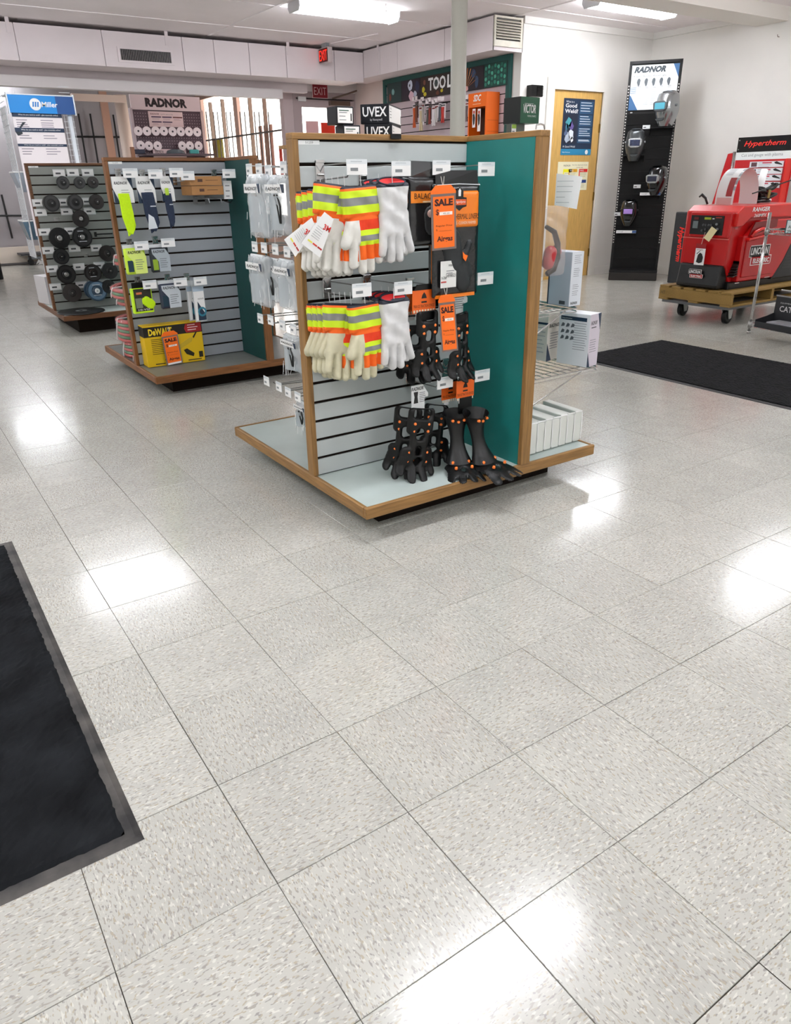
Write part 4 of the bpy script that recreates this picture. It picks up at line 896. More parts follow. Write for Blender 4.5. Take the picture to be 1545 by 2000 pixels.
# hanging bag with a black and red headset, and the sheet above it
t = thing('bagged_ear_muffs', 'clear bag with black headband and red ear cups hanging beside the oak post', 'bagged ear muffs', (1.552, 1.53, 1.13))
fz = puff([('b', 0, -.13, .068, .13, .02)], (-.08, -.27, .08, .01), .008, .028, .05, lump=.25); part('film', fz, M('rosy clear bag', '#e8dcd8', .12, alpha=.2, bump=.6, scale=12, spec=.9), t, smooth=True)
part('headband', MB().tube([(-.04, -.0, -.075), (.005, 0, -.095), (.028, 0, -.14), (.030, 0, -.19), (.012, 0, -.235), (-.02, 0, -.25)], [.008, .011, .012, .014, .014, .01], 8), BLACKP, t, smooth=True)
part('ear_cup', puff([('c', .0, -.17, .026, -.01, -.21, .024)], (-.045, -.25, .04, -.13), .006, .022, .02), M('red cup', '#b3262c', .35), t, smooth=True, loc=(-.012, -.004, 0)); part('ear_cup', puff([('c', .0, -.17, .026, -.01, -.21, .024)], (-.045, -.25, .04, -.13), .006, .015, .02), M('red cup', ''), t, smooth=True, loc=(.034, .012, 0))
P4 = [PX(*uv, 1.50) for uv in ((1087, 339), (1127, 346), (1116, 408), (1083, 400))]
t = thing('instruction_sheet', 'white curling instruction sheet hanging beside the oak post in front of the chart', 'paper', (1.50, P4[0][1], P4[0][2]), R(-75))
def sh(u, v): return (.105*u-.006*v, .012*math.sin(3*u+v), .0-.108*v-.012*u)
part('paper', MB().grid(sh, 6, 6), WHITEP, t, smooth=True); o = rules(.008, -.025, .07, 5, .018, .0015, -.004, K('#9da0a4'), t, jit=.5)
t = thing('backing_card', 'grey backing card sticking up behind the white sheet', 'card', (1.485, 1.56, 1.215), R(-70)); bx('card', -.04, 0, -.10, .02, .003, .02, K('#a9a8b0'), t)
# padded white packs on the deck
PK = M('white shrink wrapped pads', '#dfe2dc', .3, bump=.2, scale=9, coat=.3)
gz = BH+.004
ph = .142
for k in range(7):
    x = 1.465+.047*k; y = 1.50+.002*k
    t = thing('absorbent_pack', 'shrink wrapped white pad pack on the deck, %s from the oak post' % ORD[k].replace('leftmost', 'first'), 'pack', (x, y, gz), R(1.5*(k % 3-1)), 'white pad packs')
    bx('pad', 0, 0, 0, .041, .21, ph-.01*(k % 2), PK, t, bevel=.004, segs=2)
    part('film_seal', MB().tube([(.0, .002, ph-.004), (.02, -.004, ph-.002), (.041, .001, ph-.006)], .003, 5).tube([(.042, -.001, .01), (.042, -.003, ph*.5), (.041, -.001, ph-.01)], .002, 4), M('film glint', '#ffffff', .15), t)
for k, u in enumerate((1060, 1040)):
    p = PZ(0, 0) if False else None
t = thing('peg_end', 'chrome hook end curling over the right end of the top rail', 'hook', (1.36, 1.445, TOPZ)); part('wire', MB().tube([(-.012, 0, .002), (-.010, 0, .016), (.01, 0, .019), (.025, 0, .016), (.03, 0, .003)], .003), STEEL, t)

# ================================================================== goods on the middle stand
YD = Y2-.20
def header(t, w, h, c='#f1f1ef', nav=True):
    bx('header_card', -w/2, -.001, -h, w/2, .001, 0, K(c), t)
    part('navy_flash', MB().prism([(-w/2, -h*.45), (-w*.24, -h), (-w/2, -h)], -.0018, -.001), NAVY, t)
    part('navy_top', MB().prism([(w*.22, 0), (w/2, 0), (w/2, -h*.5)], -.0018, -.001), NAVY, t)
    text('RADNOR', -w*.42, -h*.30, w*.66, h*.11, -.0018, BLK, t, shear=.25, bold=.02); rules(-w*.1, -h*.5, w*.45, 4, h*.09, h*.025, -.001, K('#a4a7a9'), t)
NEON = M('neon yellow knit', '#c9f400', .75, bump=.15, scale=90, noise=.05); NVK = M('navy knit', '#26324a', .8, bump=.15, scale=90, noise=.15)
for (u0, v0, u1, v1, su0, sv0, su1, sv1, mt, lab) in (
    (216, 345, 264, 396, 229, 378, 266, 458, NEON, 'folded neon yellow protective sleeve on a white header card'),
    (263, 344, 307, 396, 274, 376, 312, 452, NVK, 'wide folded navy protective sleeve with a white label, second sleeve'),
    (311, 344, 343, 393, 318, 378, 343, 443, NVK, 'narrow folded navy sleeve with a lime tab, third sleeve')):
    a, b = PY(u0, v0, YD), PY(u1, v1, YD); c, d = PY(su0, sv0, YD), PY(su1, sv1, YD)
    t = thing('protective_sleeve', lab, 'sleeve', ((a[0]+b[0])/2, YD, a[2]), R(5)); header(t, b[0]-a[0], a[2]-b[2])
    cx_, w_, z0, z1 = (c[0]+d[0])/2-(a[0]+b[0])/2, d[0]-c[0], c[2]-a[2], d[2]-a[2]
    part('sleeve_fold', MB().prism([(cx_-w_/2, z0), (cx_+w_*.36, z0), (cx_+w_*.5, (z0+z1)/2), (cx_+w_*.44, z1+.03), (cx_+w_*.20, z1), (cx_-w_*.2, z1+.02), (cx_-w_*.44, z1+.10)], -.016, -.004), mt, t, bevel=.003)
    part('sleeve_fold', MB().prism([(cx_-w_/2+.02, z0), (cx_+w_*.42, z0), (cx_+w_*.62, z1+.05), (cx_+w_*.45, z1+.02), (cx_-w_*.1, z1-.01)], -.003, .010), mt, t, bevel=.003)
    if mt is NVK: bx('white_stitch', cx_+w_*.0, -.0175, (z0+z1)/2+.03, cx_+w_*.42, -.016, (z0+z1)/2+.036, K('#c9cfd6'), t)
    if 'wide' in lab: part('fabric_label', MB().prism([(cx_-w_*.22, z1+.10), (cx_+w_*.15, z1+.08), (cx_+w_*.32, z1+.02), (cx_-.03, z1+.015)], -.018, -.016), K('#dde3e8'), t)
    if 'narrow' in lab: part('lime_tab', MB().box(cx_-w_*.35, -.020, z0-.01, cx_+w_*.1, -.014, z0+.03), K('#b5d83a'), t, bevel=.006)
for (u0, v0, u1, v1, face, body, lab) in ((238, 479, 289, 534, '#d9ea7c', '#c9e83a', 'neon yellow bagged gaiter, leftmost pack of the middle row'), (288, 478, 334, 530, '#a9b3ba', '#242b35', 'grey faced navy bagged gaiter, right pack of the middle row'), (307, 549, 355, 600, '#c3cbd1', '#27324a', 'grey faced navy bagged gaiter in the bottom row')):
    a, b = PY(u0, v0, YD), PY(u1, v1, YD); w_, h_ = b[0]-a[0], a[2]-b[2]
    t = thing('bagged_gaiter', lab, 'bagged gaiter', ((a[0]+b[0])/2, YD, a[2]), R(4))
    part('body', puff([('b', 0, -h_*.55, w_/2, h_*.45, .01)], (-w_/2-.01, -h_-.01, w_/2+.01, 0), .008, .02, .03, lump=.06), M('bag body '+body, body, .35, spec=.7), t, smooth=True)
    bx('zip_top', -w_/2, -.004, -h_*.12, w_/2, .004, 0, K('#d9dee0'), t)
    part('face_card', MB().prism([(-w_*.12, -h_*.97), (w_*.46, -h_*.97), (w_*.48, -h_*.4), (w_*.28, -h_*.16), (-w_*.42, -h_*.16), (-w_*.40, -h_*.32), (-w_*.12, -h_*.6)], -.022, -.021), K(face), t)
    text('RADNOR', -w_*.36, -h_*.30, w_*.6, h_*.10, -.0225, BLK, t, shear=.25, bold=.02); rules(-w_*.05, -h_*.5, w_*.42, 5, h_*.075, h_*.02, -.022, K('#6d7377'), t)
    bx('window', -w_*.42, -.0212, -h_*.90, -w_*.16, -.0205, -h_*.52, K('#1c3a4a' if face != '#a9b3ba' else '#8fae2a'), t)
a, b = PY(252, 553, YD), PY(301, 609, YD); w_, h_ = b[0]-a[0], a[2]-b[2]
t = thing('vest_carton', 'flat pack with neon green edges and a dark picture, bottom row left', 'pack', ((a[0]+b[0])/2, YD, a[2]), R(5))
bx('neon_body', -w_/2, -.015, -h_, w_/2, .02, -h_*.18, M('neon edge', '#c4ef1e', .4), t, bevel=.004); bx('hang_flap', -w_/2+.01, -.002, -h_*.2, w_/2-.02, .002, 0, BLACKP, t); bx('picture', -w_*.42, -.0162, -h_*.93, w_*.44, -.015, -h_*.2, K('#2d2c22'), t)
part('neon_patch', puff([('c', .02, -h_*.62, .03, .045, -h_*.72, .03)], (-.03, -h_*.93, .10, -h_*.4), .008, .002, .02), NEON, t, loc=(0, -.0162, 0), smooth=True); part('grey_patch', MB().box(-w_*.38, -.0170, -h_*.82, -w_*.05, -.0162, -h_*.50), K('#7e8672'), t); bx('orange_patch', -w_*.3, -.0170, -h_*.38, -w_*.02, -.0162, -h_*.31, K('#d9764a'), t)
text('HI-VIZ', -w_*.3, -h_*.91, w_*.6, h_*.06, -.0172, WHITEP, t)
for k in range(2):
    a, b = PY(370-12*k, 549, YD+.04*k), PY(407-10*k, 626-2*k, YD+.04*k); w_, h_ = b[0]-a[0], a[2]-b[2]
    t = thing('clear_pouch', ('front' if k == 0 else 'rear')+' tall clear pouch with white card, right end of the bottom row', 'pouch', ((a[0]+b[0])/2, YD+.04*k, a[2]), R(6))
    bx('pouch', -w_*.42, -.003, -h_, w_*.42, .003, 0, CLEARP, t); bx('card', -w_*.38, -.005, -h_*.97, w_*.38, -.0035, -h_*.26, WHITEP, t); bx('blue_band', -w_*.40, -.005, -h_*.26, w_*.40, -.0035, -h_*.14, K('#a9bac9'), t)
    text('RADNOR', -w_*.1, -h_*.46, w_*.42, h_*.035, -.0055, BLK, t, shear=.2); part('navy_flash', MB().prism([(-w_*.2, -h_*.97), (w_*.38, -h_*.97), (w_*.38, -h_*.84), (-w_*.15, -h_*.5)], -.0056, -.005), NAVY, t)
    part('ring_print', MB().lathe([(.018, -.0062), (.03, -.0062)], 20, c=(w_*.12, 0, -h_*.76), ax='y'), K('#2f7f96'), t)
BRN = M('brown carton', '#a97a48', .6, noise=.08, scale=10)
for k, (u0, v0, u1, v1) in enumerate(((376, 384, 437, 366), (372, 367, 433, 350))):
    a, b = PY(u0, v0, YD-.02), PY(u1, v1, YD-.02)
    t = carton('brown_carton', ['lower', 'upper'][k]+' slim brown carton lying on pegs of the middle stand', (a[0], YD-.02, PY(400, 381, YD)[2]+.054*k), b[0]-a[0], .17, .052, BRN, R(2-k*2))
    bx('logo', .05, -.001, .02, .08, 0, .036, K('#4a2a1c'), t); rules(.1, .030, .09, 1, .01, .003, 0, K('#5c3a22'), t)
a = PY(437, 372, YD+.02); t = thing('white_clip_card', 'small white card clipped at the right end of the brown cartons', 'card', a); bx('card', 0, 0, -.05, .055, .01, .055, WHITEP, t); rules(.012, .03, .03, 3, .03, .006, 0, K('#8c8f92'), t); part('clip', MB().tube([(0, .01, -.06), (.03, -.01, -.07), (.05, .01, -.06)], .004), BLACKM, t)
for k, u in enumerate((381, 404)):
    a = PY(u, 389, Y2); t = thing('flat_peg', ('left' if k == 0 else 'right')+' grey peg carrying the brown cartons', 'peg', a); part('prong', MB().tube([(0, 0, .01), (0, -.24, .004), (0, -.25, -.02)], .0035).box(-.014, -.004, -.03, .014, 0, .02), GRY, t)
# yellow tool carton
YB = 4.15; zb_ = BH+.003; a, b = PZ(290, 717, zb_), PZ(399, 702, zb_); a[1] = 4.172; b[1] = 4.165; hb = PY(280, 640, a[1])[2]-zb_
YEL = M('yellow carton', '#e0b80f', .45)
t, L = box2('tool_carton', 'yellow and black angle grinder carton standing on the middle deck', (b[0], a[1], zb_), (a[0]-.005, a[1]+.008, 0), .112, hb+.0, YEL)
bx('black_band', -.0012, -.0012, hb*.74, L+.0012, .113, hb*.985, K('#1c1710'), t)
part('yellow_lid', MB().box(.01, .01, hb, L-.01, .10, hb+.0015), YEL, t)
text('DeWALT', .03, hb*.77, L*.40, hb*.17, -.002, K('#f0cf25'), t, bold=.04)
part('red_flag', MB().prism([(L*.69, hb*.86), (L*.72, hb*.76), (L-.004, hb*.76), (L-.004, hb*.975), (L*.72, hb*.975)], -.0022, -.0012), K('#a81e1e'), t); rules(L*.75, hb*.95, L*.18, 3, hb*.06, hb*.02, -.0022, K('#f3dada'), t)
rules(.04, hb*.68, L*.32, 9, hb*.045, hb*.014, -.0004, K('#5a4b10'), t)
part('grinder_print', MB().prism([(L*.30, hb*.14), (L*.34, hb*.10), (L*.44, hb*.12), (L*.50, hb*.3), (L*.80, hb*.52), (L*.82, hb*.62), (L*.76, hb*.62), (L*.55, hb*.45), (L*.40, hb*.42), (L*.33, hb*.3)], -.0010, 0), K('#c9a92a'), t)
for (pts, c) in (([(L*.30, hb*.13), (L*.46, hb*.11), (L*.47, hb*.18), (L*.40, hb*.22), (L*.31, hb*.20)], '#1d1a10'), ([(L*.33, hb*.24), (L*.38, hb*.30), (L*.36, hb*.38), (L*.31, hb*.28)], '#2a2512'), ([(L*.64, hb*.33), (L*.70, hb*.36), (L*.82, hb*.22), (L*.80, hb*.14), (L*.68, hb*.22)], '#26220f'), ([(L*.84, hb*.60), (L*.93, hb*.80), (L*.92, hb*.82), (L*.82, hb*.63)], '#1d1a10'), ([(L*.90, hb*.10), (L*.97, hb*.10), (L*.97, hb*.25), (L*.90, hb*.25)], '#2a2512')):
    part('grinder_print', MB().prism(pts, -.0018, -.0008), K(c), t)
rules(.05, hb*.07, L*.2, 1, .01, hb*.025, 0, K('#3a3110'), t); rules(L*.7, hb*.07, L*.24, 1, .01, hb*.025, 0, K('#3a3110'), t)
p, q = PY(324, 650, YB-.03), PY(352, 714, YB-.03); sale_tag('short orange sale tag leaning on the yellow tool carton', ((p[0]+q[0])/2, a[1]-.012, p[2]-.0), .108, p[2]-q[2]-.004, R(2), R(-3), white_foot=True, price='119.00')
# coiled twin hoses in shrink film, left bay of the middle stand
HR = M('red hose', '#b5322c', .35, coat=.5); HG = M('green hose', '#2c6f3e', .35, coat=.5); FW = M('hose shrink film', '#efe3e4', .08, alpha=.10, spec=1)
def hose_coil(label, c, r, n, tilt=(0, 0, 0), tr=.011, first=1):
    t = thing('hose_coil', label, 'hose', c, 0, 'red and green twin hose coils', rot=tilt)
    for k in range(n):
        for q in (0, 1): part('red_hose' if (k+first) % 2 else 'green_hose', MB().tube([((r-q*.024)*math.cos(2*PI*i/30), (r-q*.024)*math.sin(2*PI*i/30), tr+k*.0205) for i in range(30)], tr, 6, closed=True), HR if (k+first) % 2 else HG, t, smooth=True)
    part('shrink_film', MB().lathe([(r-.05, .0), (r+.012, -.001), (r+.016, n*.0105), (r+.011, n*.0205+.004), (r-.05, n*.0205+.003)], 30), FW, t, smooth=True)
    part('white_band', MB().tube([(-r-.014, .02, -.0), (-r-.016, .0, n*.01), (-r-.006, -.02, n*.021+.004), (-r+.06, -.02, n*.021+.006)], .004, 5), K('#ece7e8'), t); return t
cx_, cy_ = .80, 4.62
hose_coil('twin hose coil at the bottom of the stack, resting on the middle deck', (cx_, cy_, BH+.004), .172, 5)
text('WELDING HOSE', -.06, .03, .14, .022, -.207, WHITEP, bpy.data.objects['hose_coil'])
hose_coil('twin hose coil lying on top of the bottom coil', (cx_-.01, cy_+.02, BH+.112), .180, 7, (R(2), 0, 0))
hose_coil('topmost of the hose coils, hanging flat near the oak post', PX(232, 578, .84)*0+np.array([.79, 4.62, PY(228, 578, 4.55)[2]-.01]), .18, 3, (R(4), R(-3), 0))
hose_coil('hose coil hanging just below the topmost coil', np.array([.80, 4.62, PY(230, 601, 4.55)[2]-.005]), .165, 3, (0, R(4), 0))
hose_coil('small hose coil at the front of the deck behind the oak post', (.735, 4.415, BH+.006), .10, 3)
hose_coil('hose coil end showing beside the oak post higher up, above the others', (.80, 4.70, PY(212, 522, 4.6)[2]), .12, 3)
part_ = thing('hose_bracket', 'steel arm carrying the hanging hose coils', 'arm', (1.0, 4.62, .70)); part('arm', MB().tube([(0, 0, 0), (-.30, 0, 0), (-.31, 0, .03)], .008), STEEL, part_)

# ================================================================== blue topped wire rack behind the disc stand
YM = 8.75
a, b = PY(14, 190, YM), PY(143, 199, YM); zt_ = PY(14, 184, YM)[2]; zbm = PY(60, 221, YM)[2]; w_ = b[0]-a[0]
t = thing('wire_rack', 'white wire rack with a bright blue header, behind the disc stand', 'rack', (a[0], YM, 0))
SILV = K('#dfe5ea')
hd = bx('header', 0, 0, zbm, w_, .03, zt_, M('blue header board', '#1188d8', .4), t); bx('header_edge', -.012, -.006, zbm-.01, 0, .035, zt_+.02, SILV, t); bx('header_edge', w_, -.006, zbm-.01, w_+.012, .035, zt_+.02, SILV, t); bx('header_top', 0, -.004, zt_, w_, .30, zt_+.01, SILV, t)
part('header_deep_blue', MB().box(w_*.72, -.001, zbm, w_, 0, zt_), M('deep blue print', '#1c4f8f', .4), t)  # deeper blue right end of the header
hh = zt_-zbm
part('round_logo', MB().lathe([(0, -.002), (hh*.34, -.002)], 28, c=(w_*.40, 0, zbm+hh*.5), ax='y'), WHITEP, t)
m = MB()
for k in range(3): x = w_*.40-hh*.19+k*hh*.14; m.prism([(x, zbm+hh*.36), (x+hh*.08, zbm+hh*.36), (x+hh*.13, zbm+hh*.64), (x+hh*.05, zbm+hh*.64)], -.003, -.002)
part('logo_bars', m, K('#1a78c4'), t); text('Miller', w_*.40+hh*.36, zbm+hh*.36, w_*.25, hh*.30, -.002, WHITEP, t, shear=.1, bold=.02)
for x in (.05, w_-.05): part('upright', MB().cyl(x, .05, 0, zbm, .022, n=12), SILV, t, smooth=True)
bx('side_panel', -.03, .05, .5, -.02, .40, zt_-.1, M('mesh side', '#b9b2b0', .5), t)
m = MB()
for k in range(30): m.box(-.034, .04, .5+k*.055, -.028, .42, .504+k*.055)
for k in range(9): m.box(-.034, .04+k*.046, .5, -.028, .044+k*.046, zt_-.1)
for k in range(30): m.box(w_-.12, .045, .6+k*.055, w_-.01, .05, .604+k*.055)
for k in range(4): m.box(w_-.11+k*.03, .045, .6, w_-.107+k*.03, .05, zbm)
part('wire_mesh', m, K('#e6eaee'), t, kind='stuff')
px0, px1 = PY(31, 230, YM)[0]-a[0]-.03, w_-.14
z1 = zbm-.005; LB = K('#ece4e6')
for k, (z, h) in enumerate(((z1, .60), )):
    pn = bx('chart_board', px0, .02, z-1.2, px1, .03, z, LB, t)
for (v0, v1) in ((221, 229), (250, 258), (281, 286)):
    zz0, zz1 = PY(80, v1, YM)[2], PY(80, v0, YM)[2]; bx('navy_band', px0, .016, zz0, px1, .02, zz1, K('#22344f'), t); text('What do you need to weld? - plus essentials online!', px0+.06, zz0+(zz1-zz0)*.25, (px1-px0)*.8, (zz1-zz0)*.5, .0155, WHITEP, t)
random.seed(11)
for v in (234, 239, 243, 247, 264, 269, 290, 295, 300): rules(px0+.03, PY(80, v, YM)[2], (px1-px0)*.25, 1, .02, .008, .02, K('#8d8590'), t); rules(px0+.27, PY(80, v, YM)[2], (px1-px0)*.3, 1, .02, .008, .02, K('#9c93a0'), t)
part('torch_picture', MB().prism([(px0, 1.76), (px0+.05, 1.80), (px0+.09, 1.85), (px0+.12, 1.85), (px0+.06, 1.79), (px0+.07, 1.74), (px0+.02, 1.72)], .017, .019), K('#2a3138'), t)
for k, (v, l) in enumerate(((336, 'upper clear bin clipped to the left side of the blue topped rack'), (432, 'lower blue tinted bin clipped to the left side of the blue topped rack'))):
    p = PY(27 if k == 0 else 44, v, 8.82); q = thing('wire_bin', l, 'bin', (p[0], 8.82, p[2])); c = M('bin plastic %d' % k, ('#b9c4d0', '#5d7f96')[k], .2, alpha=.8)
    part('bin_body', MB().add([(0, 0, 0), (.34, 0, 0), (.34, .3, 0), (0, .3, 0), (.05, .05, -.2), (.30, .05, -.2), (.30, .26, -.2), (.05, .26, -.2)], [(0, 1, 5, 4), (1, 2, 6, 5), (2, 3, 7, 6), (3, 0, 4, 7), (7, 6, 5, 4)]), c, q); part('rim', MB().tube([(0, 0, 0), (.34, 0, 0), (.34, .3, 0), (0, .3, 0)], .008, 5, closed=True), WHITEP, q)
# flat cart under the left side
p = PZ(58, 518, 0); t = thing('platform_cart', 'low dark platform cart on castors beside the rear stand', 'cart', (p[0], p[1], 0)); q = PY(38, 497, p[1]); zc_ = q[2]
bx('platform', -.12, -.1, zc_-.02, .8, .6, zc_+.01, K('#3c3c40'), t); bx('frame_bar', 0, 0, zc_-.09, .8, .05, zc_-.05, GRY, t)
for x in (.02, .6): part('castor', MB().cyl(x, .05, -.02, .02, .05, n=14, ax='y').cyl(x, .05, -.02, .02, .05, n=14, ax='y'), BLACKP, t, loc=(0, 0, 0)).location = (0, .0, 0)
for c_ in [c for c in t.children if c.name.startswith('castor')]: bpy.data.objects.remove(c_)
for x in (.03, .35): part('castor', MB().cyl(x, .05, .0, .04, .05, n=14, ax='y').box(x-.02, -.01, .05, x+.02, .05, zc_-.02), BLACKP, t)
t = thing('crumpled_bag', 'crumpled white plastic under the platform cart', 'plastic bag', (p[0]+.16, p[1]-.05, 0)); part('film', MB().add([(random.uniform(-.07, .12), random.uniform(-.04, .04), random.uniform(0, .12)) for _ in range(14)], [(i, (i+3) % 14, (i+7) % 14) for i in range(14)]), WHITEP, t)
p = PZ(96, 585, BH+.035); t = thing('boxed_blade', 'narrow grey carton at the left end of the rear stand', 'box', (.69, 7.32, BH+.038), R(10)); bx('carton', -.05, 0, 0, .14, .28, .26, K('#c9c6c8'), t); bx('dark_print', -.02, -.001, .08, .02, 0, .24, K('#3b3b42'), t)
p = PZ(-22, 548, 0); t = thing('hand_basket', 'black basket with a loop handle cut by the left edge', 'basket', (p[0], p[1], 0)); wq = PIX((p[0]+.1, p[1], 0))[0]-PIX(p)[0]; wq = .1*30/wq
bx('body', -.2, 0, 0, wq, .3, .30, BLACKP, t, bevel=.01); part('handle', MB().tube([(wq-.28, .1, .29), (wq-.24, .1, .45), (wq-.12, .1, .50), (wq-.04, .1, .43), (wq-.03, .1, .29)], .014), BLACKP, t)

# ================================================================== perforated rack with badges of wire discs
YR = 11.6
a, b = PY(252, 184, YR), PY(388, 187, YR); c_ = PY(320, 216, YR); w_ = b[0]-a[0]; zt_ = a[2]
t = thing('perforated_rack', 'brown perforated rack with a large white lettered header in the window bay', 'rack', (a[0], YR, 0))
bx('header', 0, -.02, c_[2], w_, .02, zt_, M('header white', '#ead9dc', .5), t); text('RADNOR', w_*.20, c_[2]+(zt_-c_[2])*.2, w_*.60, (zt_-c_[2])*.62, -.021, K('#2a2024'), t, bold=.06)
bx('board', .01, 0, .02, w_-.01, .02, c_[2], M('perforated brown board', '#5a4650', .5), t); bx('side_channel', -.03, -.02, 0, .01, .05, c_[2]+.02, K('#cfc0c6'), t); bx('side_channel', w_-.01, -.02, 0, w_+.03, .05, c_[2]+.02, K('#dcc3bd'), t)
m = MB()
for i in range(26):
    for j in range(18): m.box(.04+i*(w_-.08)/25, -.001, c_[2]-.05-j*.04, .04+i*(w_-.08)/25+.012, .0, c_[2]-.038-j*.04)
part('peg_holes', m, K('#b09aa0'), t, kind='stuff')
q0, q1 = PY(288, 217, YR), PY(359, 249, YR); bx('chart', q0[0]-a[0], -.012, q1[2], q1[0]-a[0], -.008, q0[2], K('#f0d7d7'), t); cw = q1[0]-q0[0]; chh = q0[2]-q1[2]; ox = q0[0]-a[0]
text('RADNOR', ox+.03, q0[2]-chh*.22, cw*.25, chh*.1, -.0125, K('#7a2a30'), t, shear=.2, bold=.02); text('Speed Wire Application Guide', ox+cw*.36, q0[2]-chh*.22, cw*.35, chh*.07, -.0125, K('#5c4a50'), t)
for i in range(3):
    for j in range(2):
        if i == 2 and j: continue
        bx('chart_key', ox+cw*(.08+.31*i), -.0125, q0[2]-chh*(.40+.32*j), ox+cw*(.36+.31*i), -.012, q0[2]-chh*(.32+.32*j), K('#453050' if i < 2 else '#6a2f2c'), t)
        rules(ox+cw*(.1+.31*i), q0[2]-chh*(.46+.32*j), cw*.22, 2, chh*.07, chh*.02, -.012, K('#b2979c'), t)
q0, q1 = PY(298, 291, YR-.1), PY(364, 300, YR-.1); bx('lower_chart', q0[0]-a[0], -.10, q1[2]-.1, q1[0]-a[0], -.096, q0[2], K('#f0d7d7'), t); text('RADNOR', q0[0]-a[0]+.03, q1[2]+.0, .13, .04, -.101, K('#3a2a30'), t, shear=.2)
zl = PY(343, 300, 11.35)[2]; bx('ledge', 0, -.42, zl-.03, w_, 0, zl-.005, K('#5a4a50'), t)
proto = None
BADGE = [(270, 256), (287, 256), (304, 256), (320, 256), (337, 257), (353, 257), (369, 257), (385, 258), (275, 284), (291, 285), (308, 285), (356, 285), (371, 285), (388, 285)]
for k, (u, v) in enumerate(BADGE):
    p = PY(u, v, YR-.15); top = k < 8
    lab = 'white badge on a hook of the perforated rack, %s of the %s row' % (ORD[k if top else k-8], 'upper' if top else 'lower')
    if proto is None:
        proto = thing('badge_reel', lab, 'reel', p, 0, 'badges on the perforated rack')
        part('badge', MB().lathe([(.012, -.006), (.06, -.006), (.064, 0), (.06, .01), (.012, .01)], 16, ax='y'), K('#f3e6e8'), proto); part('hub', MB().cyl(0, 0, -.009, -.004, .014, n=10, ax='y'), K('#3a3038'), proto); part('peg', MB().tube([(0, 0, 0), (0, .14, 0)], .004), GRY, proto)
    else: copy_tree(proto, p, lab)
p = PY(343, 300, 11.35); t = thing('shade_cap', 'dark curved clear item lying before the perforated rack', 'visor', p); part('shell', MB().lathe([(.14, 0), (.12, .04), (.05, .06), (0, .062)], 16), M('smoked film', '#55626a', .15), t, smooth=True)
p = PY(381, 300, 11.35)+np.array([0, 0, .026]); t = thing('teal_case', 'small turquoise case behind the middle stand top rail', 'case', p); bx('case', 0, 0, -.03, .14, .06, .03, K('#4bb0ac'), t, bevel=.01); t.location.x -= .07
p = PY(273, 300, 11.35)+np.array([0, 0, .026]); t = thing('navy_case', 'small navy case behind the middle stand top rail', 'case', p); bx('case', -.08, 0, -.03, .09, .06, .03, K('#2a2f44'), t, bevel=.01)
p = PY(264, 300, 11.3); t = thing('timber_offcut', 'brown timber end beside the perforated rack', 'timber', (p[0]-.05, 11.3, 0)); bx('post', 0, 0, 0, .05, .05, PY(264, 287, 11.3)[2], K('#9a6a4c'), t)

# ================================================================== tool wall
XT = TX
def TP(u, v, d=0): return PX(u, v, XT-d)
yl, yr = TP(752, 160)[1], TP(1003, 105)[1]; ztw = 2.545
t = thing('slat_wall_panel', 'teal framed slat wall of hand tools below the soffit', 'slat wall', (XT, yl, 0), -PI/2); WL = yl-yr
TEALD = M('teal frame paint', '#17534f', .5)
for (x0, x1, z0, z1) in ((0, WL, ztw-.07, ztw), (0, .07, .3, ztw-.07), (WL-.07, WL, .3, ztw-.07)): bx('frame', x0, -.04, z0, x1, 0, z1, TEALD, t)
bx('backing_board', .07, -.012, .3, WL-.07, 0, ztw-.07, DARK, t); sl = None; z = .32; k = 0
PKS = M('pinkish slat laminate', '#c3b2b8', .45)
while z < ztw-.10:
    if sl is None: sl = o = bx('slat', .072, -.022, .006, WL-.072, -.010, .0965, PKS, t)
    else: o = link(sl.copy(), t)
    o.location.z = z; z += .1016
# photo banner
bt, bb = TP(775, 153, .03)[2], TP(775, 196, .03)[2]; x0, x1 = yl-TP(757, 155, .03)[1], yl-TP(994, 118, .03)[1]
bn = thing('photo_banner', 'dark welding photo banner across the tool wall', 'banner', (XT-.03, yl, 0), -PI/2); bz0, bz1 = 2.235, 2.487
bx('board', x0, -.01, bz0, x1, 0, bz1, K('#120e12'), bn); W_ = x1-x0; bh = bz1-bz0
def bpz(name, a, b, pts, c): part(name, MB().prism([(x0+W_*(a+(b-a)*p[0]), bz0+bh*p[1]) for p in pts], -.0115, -.0105), K(c), bn)
SQ = [(0, .02), (1, .02), (1, .98), (0, .98)]
bpz('bottles_photo', .0, .14, SQ, '#1f3a3b'); bpz('welder_photo', .145, .315, SQ, '#241c2c'); bpz('shop_photo', .32, .52, SQ, '#33241f'); bpz('centre_photo', .52, .62, SQ, '#2a2220'); bpz('spark_photo', .62, .83, SQ, '#221a22'); bpz('knob_photo', .835, .995, SQ, '#164a42')
random.seed(5)
def blob(x, z, r, c, rz=1.0): part('photo_detail', MB().prism([(x0+W_*x+r*math.cos(q)*random.uniform(.8, 1.1), bz0+bh*z+r*rz*math.sin(q)*random.uniform(.8, 1.1)) for q in [i*PI/5 for i in range(10)]], -.0125, -.0115), K(c), bn)
blob(.225, .70, .055, '#cfd6e6', 1.2); blob(.235, .22, .06, '#dcb9c6'); blob(.27, .28, .04, '#bfc6d8'); blob(.22, .72, .02, '#20202a'); blob(.29, .6, .05, '#252c48', 1.4)
blob(.345, .40, .035, '#c8bf2b'); blob(.36, .18, .04, '#d2c22b', .6); blob(.355, .72, .03, '#7a4c3c'); blob(.47, .15, .04, '#6a3c2c', .6); blob(.505, .22, .03, '#c9b82a', .7); blob(.45, .6, .06, '#3f4a48', 1.3)
